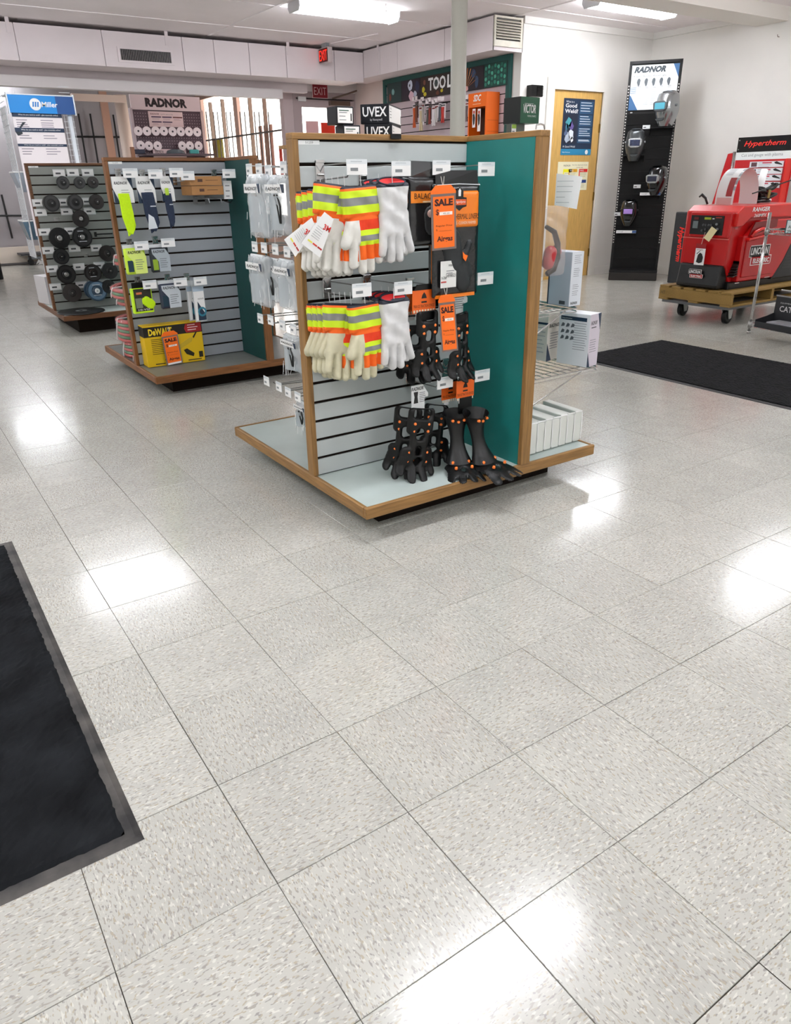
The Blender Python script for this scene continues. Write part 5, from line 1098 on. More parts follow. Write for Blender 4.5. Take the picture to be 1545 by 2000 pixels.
for i in range(9): q = R(25+15*i); part('spark', MB().prism([(x0+W_*.70, bz0+bh*.12), (x0+W_*.70+.26*math.cos(q)*.9, bz0+bh*.12+.22*math.sin(q)), (x0+W_*.70+.26*math.cos(q)*.9+.012, bz0+bh*.12+.22*math.sin(q))], -.0125, -.0115), K(('#e0843a', '#f0b06a')[i % 2]), bn)
blob(.70, .12, .05, '#f0b8b0', .7); blob(.755, .72, .045, '#3c4a68', 1.2); blob(.78, .35, .035, '#39506e', 2.0); blob(.06, .55, .035, '#7fb0b0', 1.2); blob(.03, .3, .03, '#7a3a30', 1.6)
for i in range(7):
    for j in range(4): blob(.848+.022*i, .15+.22*j+.06*(i % 2), .022, ('#2f8c76', '#4fb196', '#1f6a58')[(i+j) % 3])
q0, q1 = yl-TP(837, 165, .04)[1], yl-TP(871, 160, .04)[1]; tz = TP(842, 177, .04)[2]; text('TOO', q0, tz, q1-q0, .15, -.014, WHITEP, bn, bold=.03); q0, q1 = yl-TP(874, 165, .04)[1], yl-TP(893, 160, .04)[1]; text('LS', q0, tz, q1-q0, .15, -.014, WHITEP, bn, bold=.03)
# blister packs on the tool wall
PK_ = [(811, 201, 817, 240, '#7d4a3a', 'brown narrow brush pack'), (824, 203, 829, 238, '#b9b0a8', 'silver pliers pack'), (837, 204, 843, 243, '#8a3a30', 'dark red file pack'), (849, 206, 856, 239, '#c9c3be', 'grey scraper pack'), (857, 202, 862, 236, '#5b6068', 'dark cutter pack'), (901, 207, 905, 240, '#3c4048', 'black handled pack by the orange rack'), (806, 203, 814, 250, '#c8551f', 'orange pliers pack'), (818, 208, 828, 256, '#cbb892', 'tan handled brush pack'), (832, 208, 840, 244, '#55524f', 'dark pliers pack'), (843, 209, 853, 246, '#d8d2d2', 'white backed wire brush pack'), (861, 203, 870, 240, '#b8342c', 'red tool pack on white card'), (896, 200, 903, 227, '#a8acb6', 'pale blue pack right of the column'), (901, 205, 908, 250, '#e2dede', 'long white pack right of the column'), (909, 200, 915, 238, '#6b5c5c', 'dark tool pack beside the orange rack')]
for k, (u0, v0, u1, v1, c, lab) in enumerate(PK_):
    p, q = TP(u0, v0, .20), TP(u1, v1, .20); w_, h_ = p[1]-q[1], p[2]-q[2]
    t = thing('tool_pack', lab+' hanging on the tool wall', 'tool pack', (XT-.20, p[1], p[2]), -PI/2, 'packs on the tool wall')
    bx('card', 0, 0, -h_*.75, w_, .004, 0, K('#d6cfd2') if k not in (0, 2) else K('#4a3a38'), t); part('tool', MB().prism([(w_*.2, -h_*.2), (w_*.8, -h_*.2), (w_*.62, -h_*.55), (w_*.75, -h), (w_*.55, -h), (w_*.48, -h_*.6), (w_*.35, -h), (w_*.2, -h*.0-h_*.98), (w_*.35, -h_*.5)] if False else [(w_*.2, -h_*.98), (w_*.42, -h_*.98), (w_*.5, -h_*.6), (w_*.6, -h_*.98), (w_*.8, -h_*.98), (w_*.66, -h_*.5), (w_*.75, -h_*.18), (w_*.25, -h_*.18), (w_*.34, -h_*.5)], -.015, 0), K(c), t)
    bx('eye_line', w_*.1, -.001, -h_*.12, w_*.9, 0, -h_*.05, K('#7c2f2c' if k % 2 else '#555555'), t)
    part('hook', MB().tube([(w_/2, 0, .01), (w_/2, .18, .03)], .004), BLACKM, t); bx('price_tag', w_/2-.03, -.02, .03, w_/2+.04, -.018, .075, K('#eadfe0'), t)
# orange display rack
p, q = TP(917, 184, .16), TP(970, 262, .16)
zt_ = TP(917, 184, .21)[2]; y0 = TP(917, 184, .21)[1]; y1 = TP(953, 180, .21)[1]; y2 = y1
w_ = y0-y1; t = thing('orange_rack', 'orange steel blister rack on the tool wall', 'rack', (XT-.225, y0, 0), -PI/2)
OR = M('orange enamel', '#ef6a0c', .45); zlow = 1.5
bx('header', 0, 0, zt_-.15, w_, .20, zt_, OR, t); bx('side', w_-.02, .0, zlow, w_, .20, zt_-.15, OR, t); bx('side', 0, 0, zlow, .02, .20, zt_-.15, OR, t); bx('back', .02, .18, zlow, w_-.02, .20, zt_-.15, K('#3a2214'), t)
text('SDC', w_*.28, zt_-.09, w_*.42, .07, -.001, WHITEP, t, shear=.3, bold=.03); rules(w_*.25, zt_-.115, w_*.5, 1, .02, .006, 0, K('#f6c9a0'), t)
part('saw_slots', MB().box(w_-.0, .02, zlow, w_+.001, .19, zlow+.01).box(w_, .02, zt_-.3, w_+.001, .19, zt_-.297).box(w_, .02, zt_-.42, w_+.001, .19, zt_-.417), K('#a8480a'), t)
for k, (uu, c) in enumerate(((923, '#1f1f20'), (933, '#d8d2d0'))):
    q_ = thing('blade_pack', ['black ringed', 'long pale'][k]+' blade pack hanging inside the orange rack', 'blade pack', (XT-.24, TP(uu, 215, .24)[1], TP(uu, 213, .24)[2]), -PI/2)
    bx('card', 0, 0, -.20-.04*k, .055, .003, 0, K('#ece4e0'), q_); part('blade', MB().prism([(.01, -.06), (.035, -.05), (.05, -.10), (.04, -.16), (.02, -.18), (.012, -.12)], -.003, 0), K(c) if k == 0 else K('#2a2a2a'), q_); bx('red_print', .012, -.001, -.05, .045, 0, -.02, K('#c9503c'), q_); part('hook', MB().tube([(.027, 0, .0), (.027, .05, .01)], .003), BLACKM, q_)
# green box on a post
YG = 4.6; a, b, c_ = PY(988, 190, YG), PY(1018, 188, YG), PY(1057, 195, YG); zg0 = PY(1018, 240, YG)[2]; zg1 = PY(1018, 188, YG)[2]
t = thing('sign_box', 'dark green lettered display box on a grey post', 'sign box', (b[0], YG, zg0), R(3)); w_ = (c_[0]-b[0])*1.0; hg = zg1-zg0; GR = M('dark green enamel', '#1a5a3c', .4); 
bx('box', 0, 0, 0, w_, .20, hg, GR, t, bevel=.003); bx('dark_side', -.001, .0, 0, 0, .20, hg, K('#0d1512'), t)
text('VICTOR', w_*.14, hg*.38, w_*.66, hg*.34, -.001, WHITEP, t, shear=.1, bold=.02); text('THERMAL DYNAMICS', w_*.36, hg*.24, w_*.46, hg*.07, -.001, K('#dfe8e2'), t); bx('star_line', w_*.2, -.001, hg*.74, w_*.66, 0, hg*.75, WHITEP, t)
bx('post', .0, .06, -zg0, w_*.52, .16, 0, K('#5f665f'), t); part('screw', MB().cyl(w_*.5, -.002, 0, 0, .006, n=8), STEEL, t) if False else None
q_ = thing('price_card', 'white card with green strip on the post below the green box', 'card', PY(1000, 243, YG+.05)); bx('card', 0, 0, -.10, .05, .003, 0, WHITEP, q_); bx('green_strip', 0, -.001, -.03, .05, 0, 0, K('#9cc04a'), q_); rules(.006, -.05, .038, 3, .018, .006, 0, K('#33363a'), q_)
# finned black sounder on the wall
a, b = PY(1035, 166, BY-.05), PY(1055, 190, BY-.05); t = thing('wall_sounder', 'black finned sounder on the white wall left of the oak door', 'sounder', (a[0], BY-.09, b[2])); ws, hs = b[0]-a[0], a[2]-b[2]
bx('case', 0, 0, 0, ws, .09, hs, BLACKP, t); 
for k in range(7): bx('fin', ws*.45, -.012, hs*(.08+.125*k), ws, 0, hs*(.14+.125*k), BLACKP, t)
# ================================================================== posters on the oak door
a, b = PY(1103, 191, BY), PY(1154, 303, BY); w_, h_ = b[0]-a[0], a[2]-b[2]
t = thing('weld_poster', 'dark blue poster about a good weld taped to the oak door', 'poster', (a[0], BY+.008, b[2])); PYY = -.0022
bx('sheet', 0, -.0015, 0, w_, 0, h_, K('#1c2f49'), t); bx('blue_foot', 0, PYY, 0, w_, -.0015, h_*.11, K('#2a86b0'), t)
text('What is a', w_*.07, h_*.925, w_*.26, h_*.035, -.003, WHITEP, t); text('Good', w_*.06, h_*.84, w_*.36, h_*.07, -.003, WHITEP, t, bold=.02); text('Weld?', w_*.05, h_*.745, w_*.42, h_*.07, -.003, WHITEP, t, bold=.02)
bx('photo', w_*.04, PYY, h_*.20, w_*.47, -.0015, h_*.73, K('#20273a'), t)
for (x, z, r, c) in ((.2, .58, .055, '#4c9ca8'), (.28, .52, .04, '#6a5a9a'), (.15, .50, .035, '#3c6f86'), (.3, .36, .045, '#dfe6ee'), (.18, .32, .05, '#aab6c6'), (.33, .28, .03, '#f2f4f6'), (.12, .40, .03, '#5b6a8a')):
    part('photo_detail', MB().prism([(w_*x+r*math.cos(q)*random.uniform(.6, 1.2), h_*z+1.3*r*math.sin(q)*random.uniform(.6, 1.2)) for q in [i*PI/5 for i in range(10)]], -.0028, -.0022), K(c), t)
for (z0, z1) in ((.74, .96), (.52, .72), (.32, .50), (.22, .30)):
    bx('text_panel', w_*.52, PYY, h_*z0, w_*.96, -.0015, h_*z1, K('#2c5274'), t); rules(w_*.55, h_*(z1-.02), w_*.38, 4 if z1-z0 > .1 else 2, h_*(z1-z0)/4.6, h_*.012, PYY, K('#d5dfe8'), t)
text('A Good Weld', w_*.05, h_*.135, w_*.4, h_*.035, -.003, WHITEP, t); text('MillerWelds.com', w_*.05, h_*.04, w_*.25, h_*.02, -.003, WHITEP, t); part('mark', MB().lathe([(0, -.003), (w_*.05, -.003)], 12, c=(w_*.85, 0, h_*.055), ax='y'), WHITEP, t)
a, b = PY(1091, 316, BY), PY(1146, 371, BY); w_, h_ = b[0]-a[0], a[2]-b[2]
t = thing('wire_chart', 'cream chart with yellow, red and blue keys on the oak door', 'chart', (a[0], BY+.008, b[2])); bx('sheet', 0, -.0015, 0, w_, 0, h_, K('#f2ecc9'), t)
text('RADNOR', w_*.18, h_*.84, w_*.22, h_*.06, -.002, K('#3b3b34'), t, shear=.2); text('Flux Core Application Guide', w_*.46, h_*.86, w_*.5, h_*.05, -.002, K('#5a5a50'), t); text('COATED WIRE', w_*.6, h_*.78, w_*.22, h_*.04, -.002, K('#6a3a30'), t)
for (x, z, c, c2) in ((.36, .64, '#d59a1a', 'TIG'), (.70, .64, '#e0211c', 'MIG'), (.68, .26, '#1e3f83', 'FLUX'), (.18, .64, '#f4ea1e', ' ')):
    bx('key_bar', w_*x, -.0022, h_*z, w_*(x+.28), -.0015, h_*(z+.11), K(c), t); bx('key_bar', w_*x, -.0022, h_*(z-.2), w_*(x+.03), -.0015, h_*z, K(c), t); rules(w_*(x+.05), h_*(z-.03), w_*.2, 3, h_*.055, h_*.012, -.0015, K('#a9a48c'), t)
    if c2.strip(): text(c2, w_*(x+.03), h_*(z+.03), w_*.12, h_*.05, -.0026, WHITEP, t)

# ================================================================== welding helmet rack in the corner
ra, rb = PZ(1183, 547), PZ(1281, 549); RA = math.atan2((rb-ra)[1], (rb-ra)[0]); RW = float(np.linalg.norm(rb-ra)); rn = np.array([-(rb-ra)[1], (rb-ra)[0], 0])/RW; ru = (rb-ra)/RW
rc = (ra+rb)/2
def RK(u, v, d=0):           # local x, z on the rack's face plane at depth d behind its foot edge
    p = PN(u, v, ra+rn*d, rn); return float((p-rc)@ru), float(p[2])
t = thing('helmet_rack', 'tall black slatted rack of welding helmets in the corner of the room', 'rack', (rc[0], rc[1], 0), RA)
DF = .14; zt_ = RK(1232, 122, DF)[1]+.0; xl, xr = RK(1232, 122, DF)[0], RK(1338, 119, DF)[0]
xl0, xr0 = RK(1190, 520, DF)[0], RK(1281, 522, DF)[0]; xl, xr = (xl+xl0)/2, (xr+xr0)/2
bx('base', xl, 0, .0, xr, .42, .10, M('rack base', '#1d1815', .5), t, bevel=.006); bx('base_shelf', xl, .0, .10, xr, .42, .125, BLACKM, t)
for x in (xl, xr-.03): bx('upright', x, DF, .12, x+.03, DF+.05, zt_, BLACKM, t)
bx('back_panel', xl+.03, DF+.02, .12, xr-.03, DF+.045, zt_, K('#060607'), t); bx('top_bar', xl, DF, zt_-.02, xr, DF+.05, zt_+.01, BLACKM, t)
for k in range(14): bx('slat', xl+.03, DF+.008, .14+k*.128, xr-.03, DF+.02, .258+k*.128, M('black slat', '#070708', .45, spec=.25), t)
m = MB()
for k in range(56):
    for x in (xl+.008, xr-.022): m.box(x, DF-.001, .45+k*.032, x+.012, DF, .465+k*.032)
part('slots', m, K('#d5d2cc'), t, kind='stuff')
# header poster on the rack
hx0, hx1 = xl+.032, xr-.032; pz0, pz1 = RK(1221, 216, DF)[1], zt_-.035; pw, ph_ = hx1-hx0, pz1-pz0
po = bx('poster', hx0, DF+.001, pz0, hx1, DF+.006, pz1, K('#e9eef0'), t); yp = DF+.001
part('blue_corner', MB().prism([(hx1-pw*.13, pz1), (hx1-pw*.0, pz1), (hx1, pz1-ph_*.30)], yp-.001, yp), K('#3f6a98'), t); part('blue_corner', MB().prism([(hx0, pz0), (hx0+pw*.2, pz0), (hx0+pw*.03, pz0+ph_*.32), (hx0, pz0+ph_*.34)], yp-.001, yp), K('#3f6a98'), t)
text('RADNOR', hx0+pw*.05, pz1-ph_*.17, pw*.67, ph_*.14, yp-.002, K('#3c454c'), t, shear=.3, bold=.06); text('Rugged. Reliable. Priced right.', hx0+pw*.05, pz1-ph_*.27, pw*.7, ph_*.045, yp-.002, K('#4a5359'), t, shear=.1)
for k in range(5): part('mask_picture', MB().prism([(hx0+pw*(.17+.16*k)+.022*math.cos(q)*(1.0 if math.sin(q) > 0 else .7), pz1-ph_*.38+.042*math.sin(q)) for q in [i*PI/6 for i in range(12)]], yp-.002, yp-.001), K('#5b6268'), t); rules(hx0+pw*(.16+.16*k), pz1-ph_*.47, pw*.08, 2, .014, .004, yp, K('#7f878c'), t)
for k in range(5): bx('stripe', hx0, yp-.001, pz1-ph_*(.50+.03*k), hx0+pw*.13, yp, pz1-ph_*(.49+.03*k), K('#2f6f96'), t)
for k in range(3): rules(hx0+pw*(.14+.16*k), pz1-ph_*.60, pw*.13, 7, ph_*.045, ph_*.01, yp, K('#b9c1c5'), t)
bx('foot_print', hx0+pw*.05, DF+.007, pz0-.03, hx0+pw*.1, DF+.0075, pz0-.02, K('#c9c9c9'), t)
# helmets
def helmet(label, u, v, w, h, shell, win, bezel, d=.14, yaw=0, tilt=0, style=0):
    w *= 1.12; h *= 1.08
    x, z = RK(u, v, DF-.18); p = rc+ru*x+rn*(DF-.18); t = thing('welding_helmet', label, 'welding helmet', (p[0], p[1], z), RA+yaw)
    def f(a, b):
        q = (a-.5)*PI*1.05; zz = h*(.5-b); s = b
        ww = w/2*(.72+.28*math.sin(PI*min(1, s*1.5+.12)/1.0*.5+0) if s < .5 else 1.0-.55*((s-.5)/.5)**1.6)
        dd = d*(.55+.75*math.sin(PI*(.18+.62*s)))*.9
        if s < .1: ww *= .55+4.5*s; dd *= .6+4*s
        sx, cx2 = math.sin(q), math.cos(q); k = .75
        return (ww*math.copysign(abs(sx)**k, sx), .06-dd*abs(cx2)**k if cx2 > 0 else .06+.02, zz)
    part('shell', MB().grid(f, 24, 20), shell, t, smooth=True)
    part('shell_top', MB().lathe([(0, h*.50), (w*.16, h*.495), (w*.26, h*.46)], 20, c=(0, -.0, 0)), shell, t, smooth=True)
    yw = -d*1.02; zz = h*.03
    part('bezel', MB().prism([(-w*.35, zz+h*.12), (-w*.24, zz+h*.16), (w*.24, zz+h*.16), (w*.35, zz+h*.12), (w*.32, zz-h*.07), (w*.18, zz-h*.13), (-w*.18, zz-h*.13), (-w*.32, zz-h*.07)], yw, yw+.04), bezel, t, bevel=.008, segs=2)
    bx('window', -w*.25, yw-.004, zz-h*.07, w*.25, yw+.01, zz+h*.11, win, t, bevel=.003)
    for s_ in (-1, 1): part('side_knob', MB().cyl(0, h*.08, s_*w*.46, s_*w*.52, .014, n=12, ax='x'), bezel, t)
    part('chin_vent', MB().prism([(-w*.22, -h*.30), (w*.22, -h*.30), (w*.14, -h*.36), (-w*.14, -h*.36)], -d*.86, -d*.70), K('#333638'), t, bevel=.004)
    return t
HS = M('silver helmet', '#4f5254', .3, metal=.6); HSL = M('bright silver helmet', '#9da0a2', .2, metal=.85); HB_ = M('black helmet', '#0a0b0d', .16, coat=.4); WN = M('blue lens', '#232c4c', .12, noise=.4, scale=60)
helmet('large silver helmet with cyan window at the top right of the rack', 1301, 212, .225, .345, HSL, K('#4fa0b4'), M('dark bezel', '#5b5f62', .3, metal=.6), .16, R(-28), 0, 1)
helmet('matte grey helmet with blue lens and silver bezel, on the left of the rack', 1240, 283, .205, .33, HS, WN, M('silver bezel', '#a9acae', .25, metal=.7), .13, R(0))
helmet('glossy black helmet with a wide silver bezel at right of the rack', 1281, 352, .205, .31, HB_, M('dark lens', '#1c1f33', .1), M('silver bezel', ''), .13, R(-22))
helmet('glossy black helmet with a purple window, lowest on the rack', 1228, 415, .19, .29, HB_, K('#a17fc9'), BLACKP, .12, R(-4))
for k, (u, v, lab) in enumerate(((1293, 249, 'top right ledge, under the large silver helmet'), (1238, 303, 'left ledge, under the matte grey helmet'), (1270, 378, 'right ledge with a white front strip, under the silver bezelled helmet'), (1223, 452, 'lowest ledge with a white front strip, under the purple windowed helmet'))):
    x, z = RK(u, v, DF-.2); p = rc+ru*x+rn*DF; q_ = thing('rack_ledge', lab, 'ledge', (p[0], p[1], z), RA, 'ledges on the helmet rack')
    wl = .24 if k != 0 else .27; bx('shelf', -wl/2, -.2, -.004, wl/2, 0, .004, BLACKM, q_); part('bracket', MB().prism([(-.2, 0), (0, 0), (0, -.07)], -wl/2, -wl/2+.004, ax='x').prism([(-.2, 0), (0, 0), (0, -.07)], wl/2-.004, wl/2, ax='x'), BLACKM, q_)
    if k > 1: bx('front_strip', -wl/2, -.204, -.02, wl/2, -.2, .012, WHITEP, q_); bx('blue_end', wl*.30, -.2048, -.018, wl/2, -.204, .010, K('#2a4f86'), q_); text('RAD260', -wl*.45, -.010, .07, .012, -.2046, K('#333333'), q_)
for k, (u, v) in enumerate(((1262, 248), (1244, 364), (1206, 418))):
    x, z = RK(u, v, DF-.1); p = rc+ru*x+rn*(DF-.1); q_ = thing('rack_label', 'small white price tag, %s on the helmet rack' % ['uppermost', 'middle', 'lowest'][k], 'price tag', (p[0], p[1], z), RA)
    bx('tag', -.04, 0, -.02, .045, .003, .02, K('#e2e4e4'), q_); bx('barcode', -.03, -.001, -.01, .0, 0, .002, K('#666666'), q_); part('wire', MB().tube([(0, .003, 0), (0, .1, 0)], .003), BLACKM, q_)

# ================================================================== red engine welder on a pallet
XF = 5.50
RED = M('red enamel', '#c20b10', .3, coat=.2, coatr=.15); REDB = M('bright red enamel', '#d81a12', .3, coat=.25, coatr=.12); BLK2 = M('black chassis', '#101011', .4)
yN, yFar = 3.28, 3.80        # near side, far side
t = thing('engine_welder', 'red and black engine driven welder with white tags, on the pallet', 'welder', (XF, yN, 0))
L = 1.12; Wd = yFar-yN; zb_ = .31
prof = [(0, .50), (.03, .47), (.10, .345), (.80, .345), (1.0, .80), (1.0, .93), (.86, .99), (.12, .985), (.02, .935), (0, .70)]
part('body', MB().prism(prof, .055, Wd, ax='y'), RED, t, bevel=.012, segs=2)
part('side_panel', MB().prism([(.13, .36), (.78, .36), (.98, .80), (.98, .86), (.35, .86), (.19, .74), (.13, .745)], .0, .06), RED, t, bevel=.008)
part('top_hood', MB().prism([(.02, .935), (.10, .985), (.95, .99), (1.06, .93), (1.06, .87), (.22, .885), (.12, .82), (.02, .82)], .02, Wd+.01), REDB, t, bevel=.012, segs=2)
part('side_door', MB().prism([(.17, .395), (.64, .395), (.86, .735), (.86, .765), (.17, .70)], -.012, .005), M('door red', '#ba0b10', .28, coat=.15), t, bevel=.006)
part('door_ridge', MB().prism([(.17, .70), (.86, .765), (.86, .785), (.17, .722)], -.03, .005), REDB, t, bevel=.006)
part('pull_recess', MB().prism([(.19, .74), (.60, .80), (.60, .865), (.26, .85)], -.004, .004), M('recess red', '#7c060a', .35), t); part('pull_arch', MB().tube([(.22, -.012, .735), (.27, -.018, .775), (.36, -.018, .795), (.45, -.018, .785), (.50, -.012, .765)], .014, 8), REDB, t, smooth=True)
part('rear_cowl', MB().prism([(.66, .345), (1.30, .345), (1.30, .80), (.98, .80), (.80, .50)], -.006, Wd+.005), BLK2, t, bevel=.008); part('chassis', MB().box(.06, .03, zb_-.02, 1.3, Wd-.02, .36), BLK2, t, bevel=.01)
m = MB()
for k in range(5): m.box(.80+.01*k, -.008, .43+.025*k, .94, -.005, .438+.025*k)
part('cowl_vents', m, K('#2a2a2b'), t); part('warning_triangle', MB().prism([(1.03, .50), (1.07, .50), (1.05, .54)], -.0075, -.0065), K('#b7c92c'), t)
m = MB()
for k in range(6): m.prism([(.055+.012*k, .405+.022*k), (.115, .415+.022*k), (.115, .427+.022*k), (.055+.012*k, .415+.022*k)], .0, .06)
part('louvres', m, K('#190405'), t).location = (0, -.003, 0)
m = MB()
for k in range(3): m.box(.06, .052, .80+.012*k, .10, .056, .804+.012*k)
part('badge_lines', m, K('#d9a0a0'), t)
part('white_streak', MB().box(.10, -.006, .350, .16, -.003, .357).box(.55, -.006, .365, .63, -.003, .372), K('#d9c9c4'), t)
# side logo
def logo(par, x, z, w, h, y, rot=None):
    e = part('logo_plate', MB().prism([(x, z+h*.42), (x+w*.88, z+h*.42), (x+w*.88, z+h), (x+w*.04, z+h), (x, z+h*.9)], y-.001, y).prism([(x+w*.10, z), (x+w*.97, z), (x+w, z+h*.08), (x+w, z+h*.46), (x+w*.1, z+h*.46)], y-.001, y), K('#e9e3e0'), par)
    e2 = part('logo_fill', MB().prism([(x+w*.02, z+h*.46), (x+w*.85, z+h*.46), (x+w*.85, z+h*.96), (x+w*.02, z+h*.96)], y-.002, y-.001), K('#191617'), par); e3 = part('logo_fill', MB().prism([(x+w*.13, z+h*.04), (x+w*.97, z+h*.04), (x+w*.97, z+h*.42), (x+w*.13, z+h*.42)], y-.002, y-.001), K('#b3161b'), par)
    return [e, e2, e3, text('LINCOLN', x+w*.05, z+h*.53, w*.76, h*.36, y-.003, WHITEP, par, shear=.15, bold=.03), text('ELECTRIC', x+w*.2, z+h*.10, w*.72, h*.24, y-.003, WHITEP, par, bold=.03)]
logo(t, .23, .49, .35, .17, -.013)
o = text('RANGER', .22, .935, .26, .036, .018, WHITEP, t, shear=.15, bold=.03); o.location.y = 0; text('260MPX', .25, .890, .19, .028, .017, WHITEP, t, shear=.2, bold=.01)
# front face (faces -x): local x of the face runs toward the camera's right
fr = [("control_panel", .085, .745, .375, .915, BLK2)]
FX = -.004
part('front_bezel', MB().prism([(.06, .725), (.45, .725), (.46, .935), (.05, .935)], FX-.012, .03, ax='x'), RED, t, bevel=.01); bx('control_panel', FX-.016, Wd-.39+.05-.06+.0, .75, FX-.010, Wd-.075, .908, BLK2, t)
pc = FX-.018; py0, py1 = Wd-.40, Wd-.075
def pf(name, a, b, z0, z1, c, d=0): bx(name, pc-d-.002, py1-(py1-py0)*b, z0, pc, py1-(py1-py0)*a, z1, K(c), t)
pf('display', .42, .62, .875, .893, '#a7b92e'); pf('button', .66, .72, .878, .888, '#d9d9d9'); pf('gauge', .08, .24, .80, .86, '#6f7a7c'); pf('red_mark', .10, .24, .872, .892, '#6c1414'); pf('red_mark', .76, .94, .888, .898, '#a83a26')
for (a, z) in ((.42, .83), (.50, .83), (.58, .83), (.66, .83), (.40, .785), (.50, .795), (.82, .84), (.86, .80)): part('knob', MB().cyl(py1-(py1-py0)*a, z, pc-.012, pc, .010, n=10, ax='x'), K('#48494b' if a < .8 else '#8a8d90'), t)
bx('lower_front', FX, .06, .50, .0, Wd-.03, .72, RED, t, bevel=.005); bx('seam', FX-.004, .055, .716, .0, Wd-.0, .722, K('#e07a70'), t)
part('bumper', MB().prism([(-.05, .335), (-.02, .50), (.08, .52), (.08, .30), (-.04, .30)], .07, Wd-.02), BLK2, t, bevel=.015, segs=2)
lg = logo(t, 0, 0, .15, .075, 0)
for o in lg: o.rotation_euler.z = -PI/2; o.location = (-.056, Wd-.15, .385)
# paper tags
q_ = thing('yellow_tag', 'pale yellow paper tag tilted on the control panel', 'tag', PX(1387, 457, XF-.06), -PI/2, rot=(R(-10), R(28), -PI/2)); bx('card', -.03, 0, -.055, .035, .001, .055, K('#e6d9a6'), q_)
q_ = thing('picture_tag', 'red and white hang tag with a black engine drawing on the welder front', 'tag', PX(1367, 498, XF-.06), -PI/2); bx('card', -.05, 0, -.085, .05, .001, .055, WHITEP, q_); bx('red_head', -.05, -.001, .055, .05, .001, .095, K('#9c1519'), q_)
part('engine_drawing', MB().prism([(-.03, -.06), (-.02, .0), (.0, .02), (.02, .01), (.035, -.02), (.03, -.06), (.0, -.07)], -.001, 0).prism([(-.035, .01), (.0, .04), (.0, .035), (-.03, .005)], -.001, 0), BLK, q_); part('string', MB().tube([(0, 0, .09), (.01, -.004, .13), (.02, .0, .19)], .0025, 5), K('#e3c9bd'), q_); rules(-.04, .045, .07, 1, .01, .004, 0, K('#8a5a50'), q_)
# things on top
zt_ = .99
q_ = thing('arched_brochure', 'white brochure bent into an arch on top of the red welder', 'brochure', (XF+.34, yN+.27, zt_), R(-14))
def arch(u, v): q = PI*(u); return (-.135*math.cos(q), .22*(v-.5), .29*max(0, math.sin(q))**.8)
def arch2(u, v): x, y, z = arch(u, v); return (x, y, z)
bc = bpy.data.objects; part('sheet', MB().grid(arch, 20, 2), WHITEP, q_, smooth=True)
def onarch(u0, u1, v0, v1, c, name='print'): part(name, MB().grid(lambda u, v: tuple(np.array(arch(u0+(u1-u0)*u, v0+(v1-v0)*v))*np.array([1.012, 1, 1.008])), 4, 1), K(c), q_)
onarch(.05, .24, .12, .45, '#a3191c', 'machine_picture'); onarch(.10, .5, .0, .13, '#a9adb3', 'grey_band'); onarch(.0, .04, .1, .9, '#e0b3b0', 'pink_foot')
for k in range(6): onarch(.28+.03*k, .29+.03*k, .45, .85, '#b9bcc2')
# black and white gun tips left of the brochure
q_ = thing('torch_tip', 'small black and white torch tip sticking up behind the brochure', 'torch', (XF+.22, yN+.47, zt_)); part('tip', MB().tube([(0, 0, 0), (-.01, .02, .05), (-.03, .05, .08), (-.05, .06, .06)], [.009, .011, .014, .007], 8), K('#2a2c2c'), q_, smooth=True); part('white_band', MB().tube([(.01, .0, .01), (.0, .02, .045)], .012, 8), WHITEP, q_)
q_ = thing('cable_bundle', 'loose black welding cables lying on the rear top of the welder', 'cables', (XF+.75, yN+.30, zt_)); random.seed(9)
for k in range(9):
    r0 = random.uniform(.05, .10); cx2, cy2 = random.uniform(-.12, .12), random.uniform(-.06, .06); el = random.uniform(.5, 1)
    part('cable', MB().tube([(cx2+r0*1.5*math.cos(i*PI/8), cy2+r0*.6*math.sin(i*PI/8), .015+.012*k+.05*el*max(0, math.sin(i*PI/8+k))) for i in range(16)], .012, 6, closed=True), RUB, q_, smooth=True)
part('brass_fitting', MB().tube([(-.03, -.1, .04), (-.02, -.1, .11)], .014, 8), M('brass', ''), q_)
q_ = thing('long_rod', 'thin black rod slanting up to the right above the welder', 'rod', PY(1470, 378, 3.3)); e = PY(1545, 352, 3.3)-PY(1470, 378, 3.3); part('rod', MB().tube([(0, 0, 0), tuple(e*1.2)], .006), BLACKP, q_)
q_ = thing('white_torch', 'white handled torch standing behind the cables', 'torch', (XF+.90, yN+.42, zt_)); part('handle', MB().tube([(0, 0, 0), (.02, 0, .16), (.05, 0, .28)], [.05, .035, .03], 10), WHITEP, q_, smooth=True); part('foot', MB().box(-.1, -.06, 0, .16, .06, .03), WHITEP, q_, bevel=.01)
# pallet and dolly
PW = M('pallet timber', '#94753a', .7, noise=.2, scale=12, stretch=(2, 14, 14)); XP0 = XF-.07; YP0, YP1 = 3.18, 3.93; ZP = .168
t = thing('pallet', 'worn timber pallet under the red welder', 'pallet', (XP0, YP0, ZP)); DP = YP1-YP0
for x in (0, .62, 1.30): bx('stringer', x, 0, .018, x+.04, DP, .108, PW, t, bevel=.003)
for k in range(6): bx('deck_board', 0.002*k-.006, k*(DP-.10)/5, .108, 1.36, k*(DP-.10)/5+.10, .126+.001*(k % 2), PW, t, bevel=.002)
for k in range(3): bx('bottom_board', .0, k*(DP-.10)/2, .0, 1.36, k*(DP-.10)/2+.10, .018, PW, t, bevel=.002)
text('HT', 0, 0, .05, .03, 0, K('#5a4828'), t).matrix_local = Matrix.Translation((-.0135, DP-.03, .05)) @ Matrix.Rotation(-PI/2, 4, 'Z')
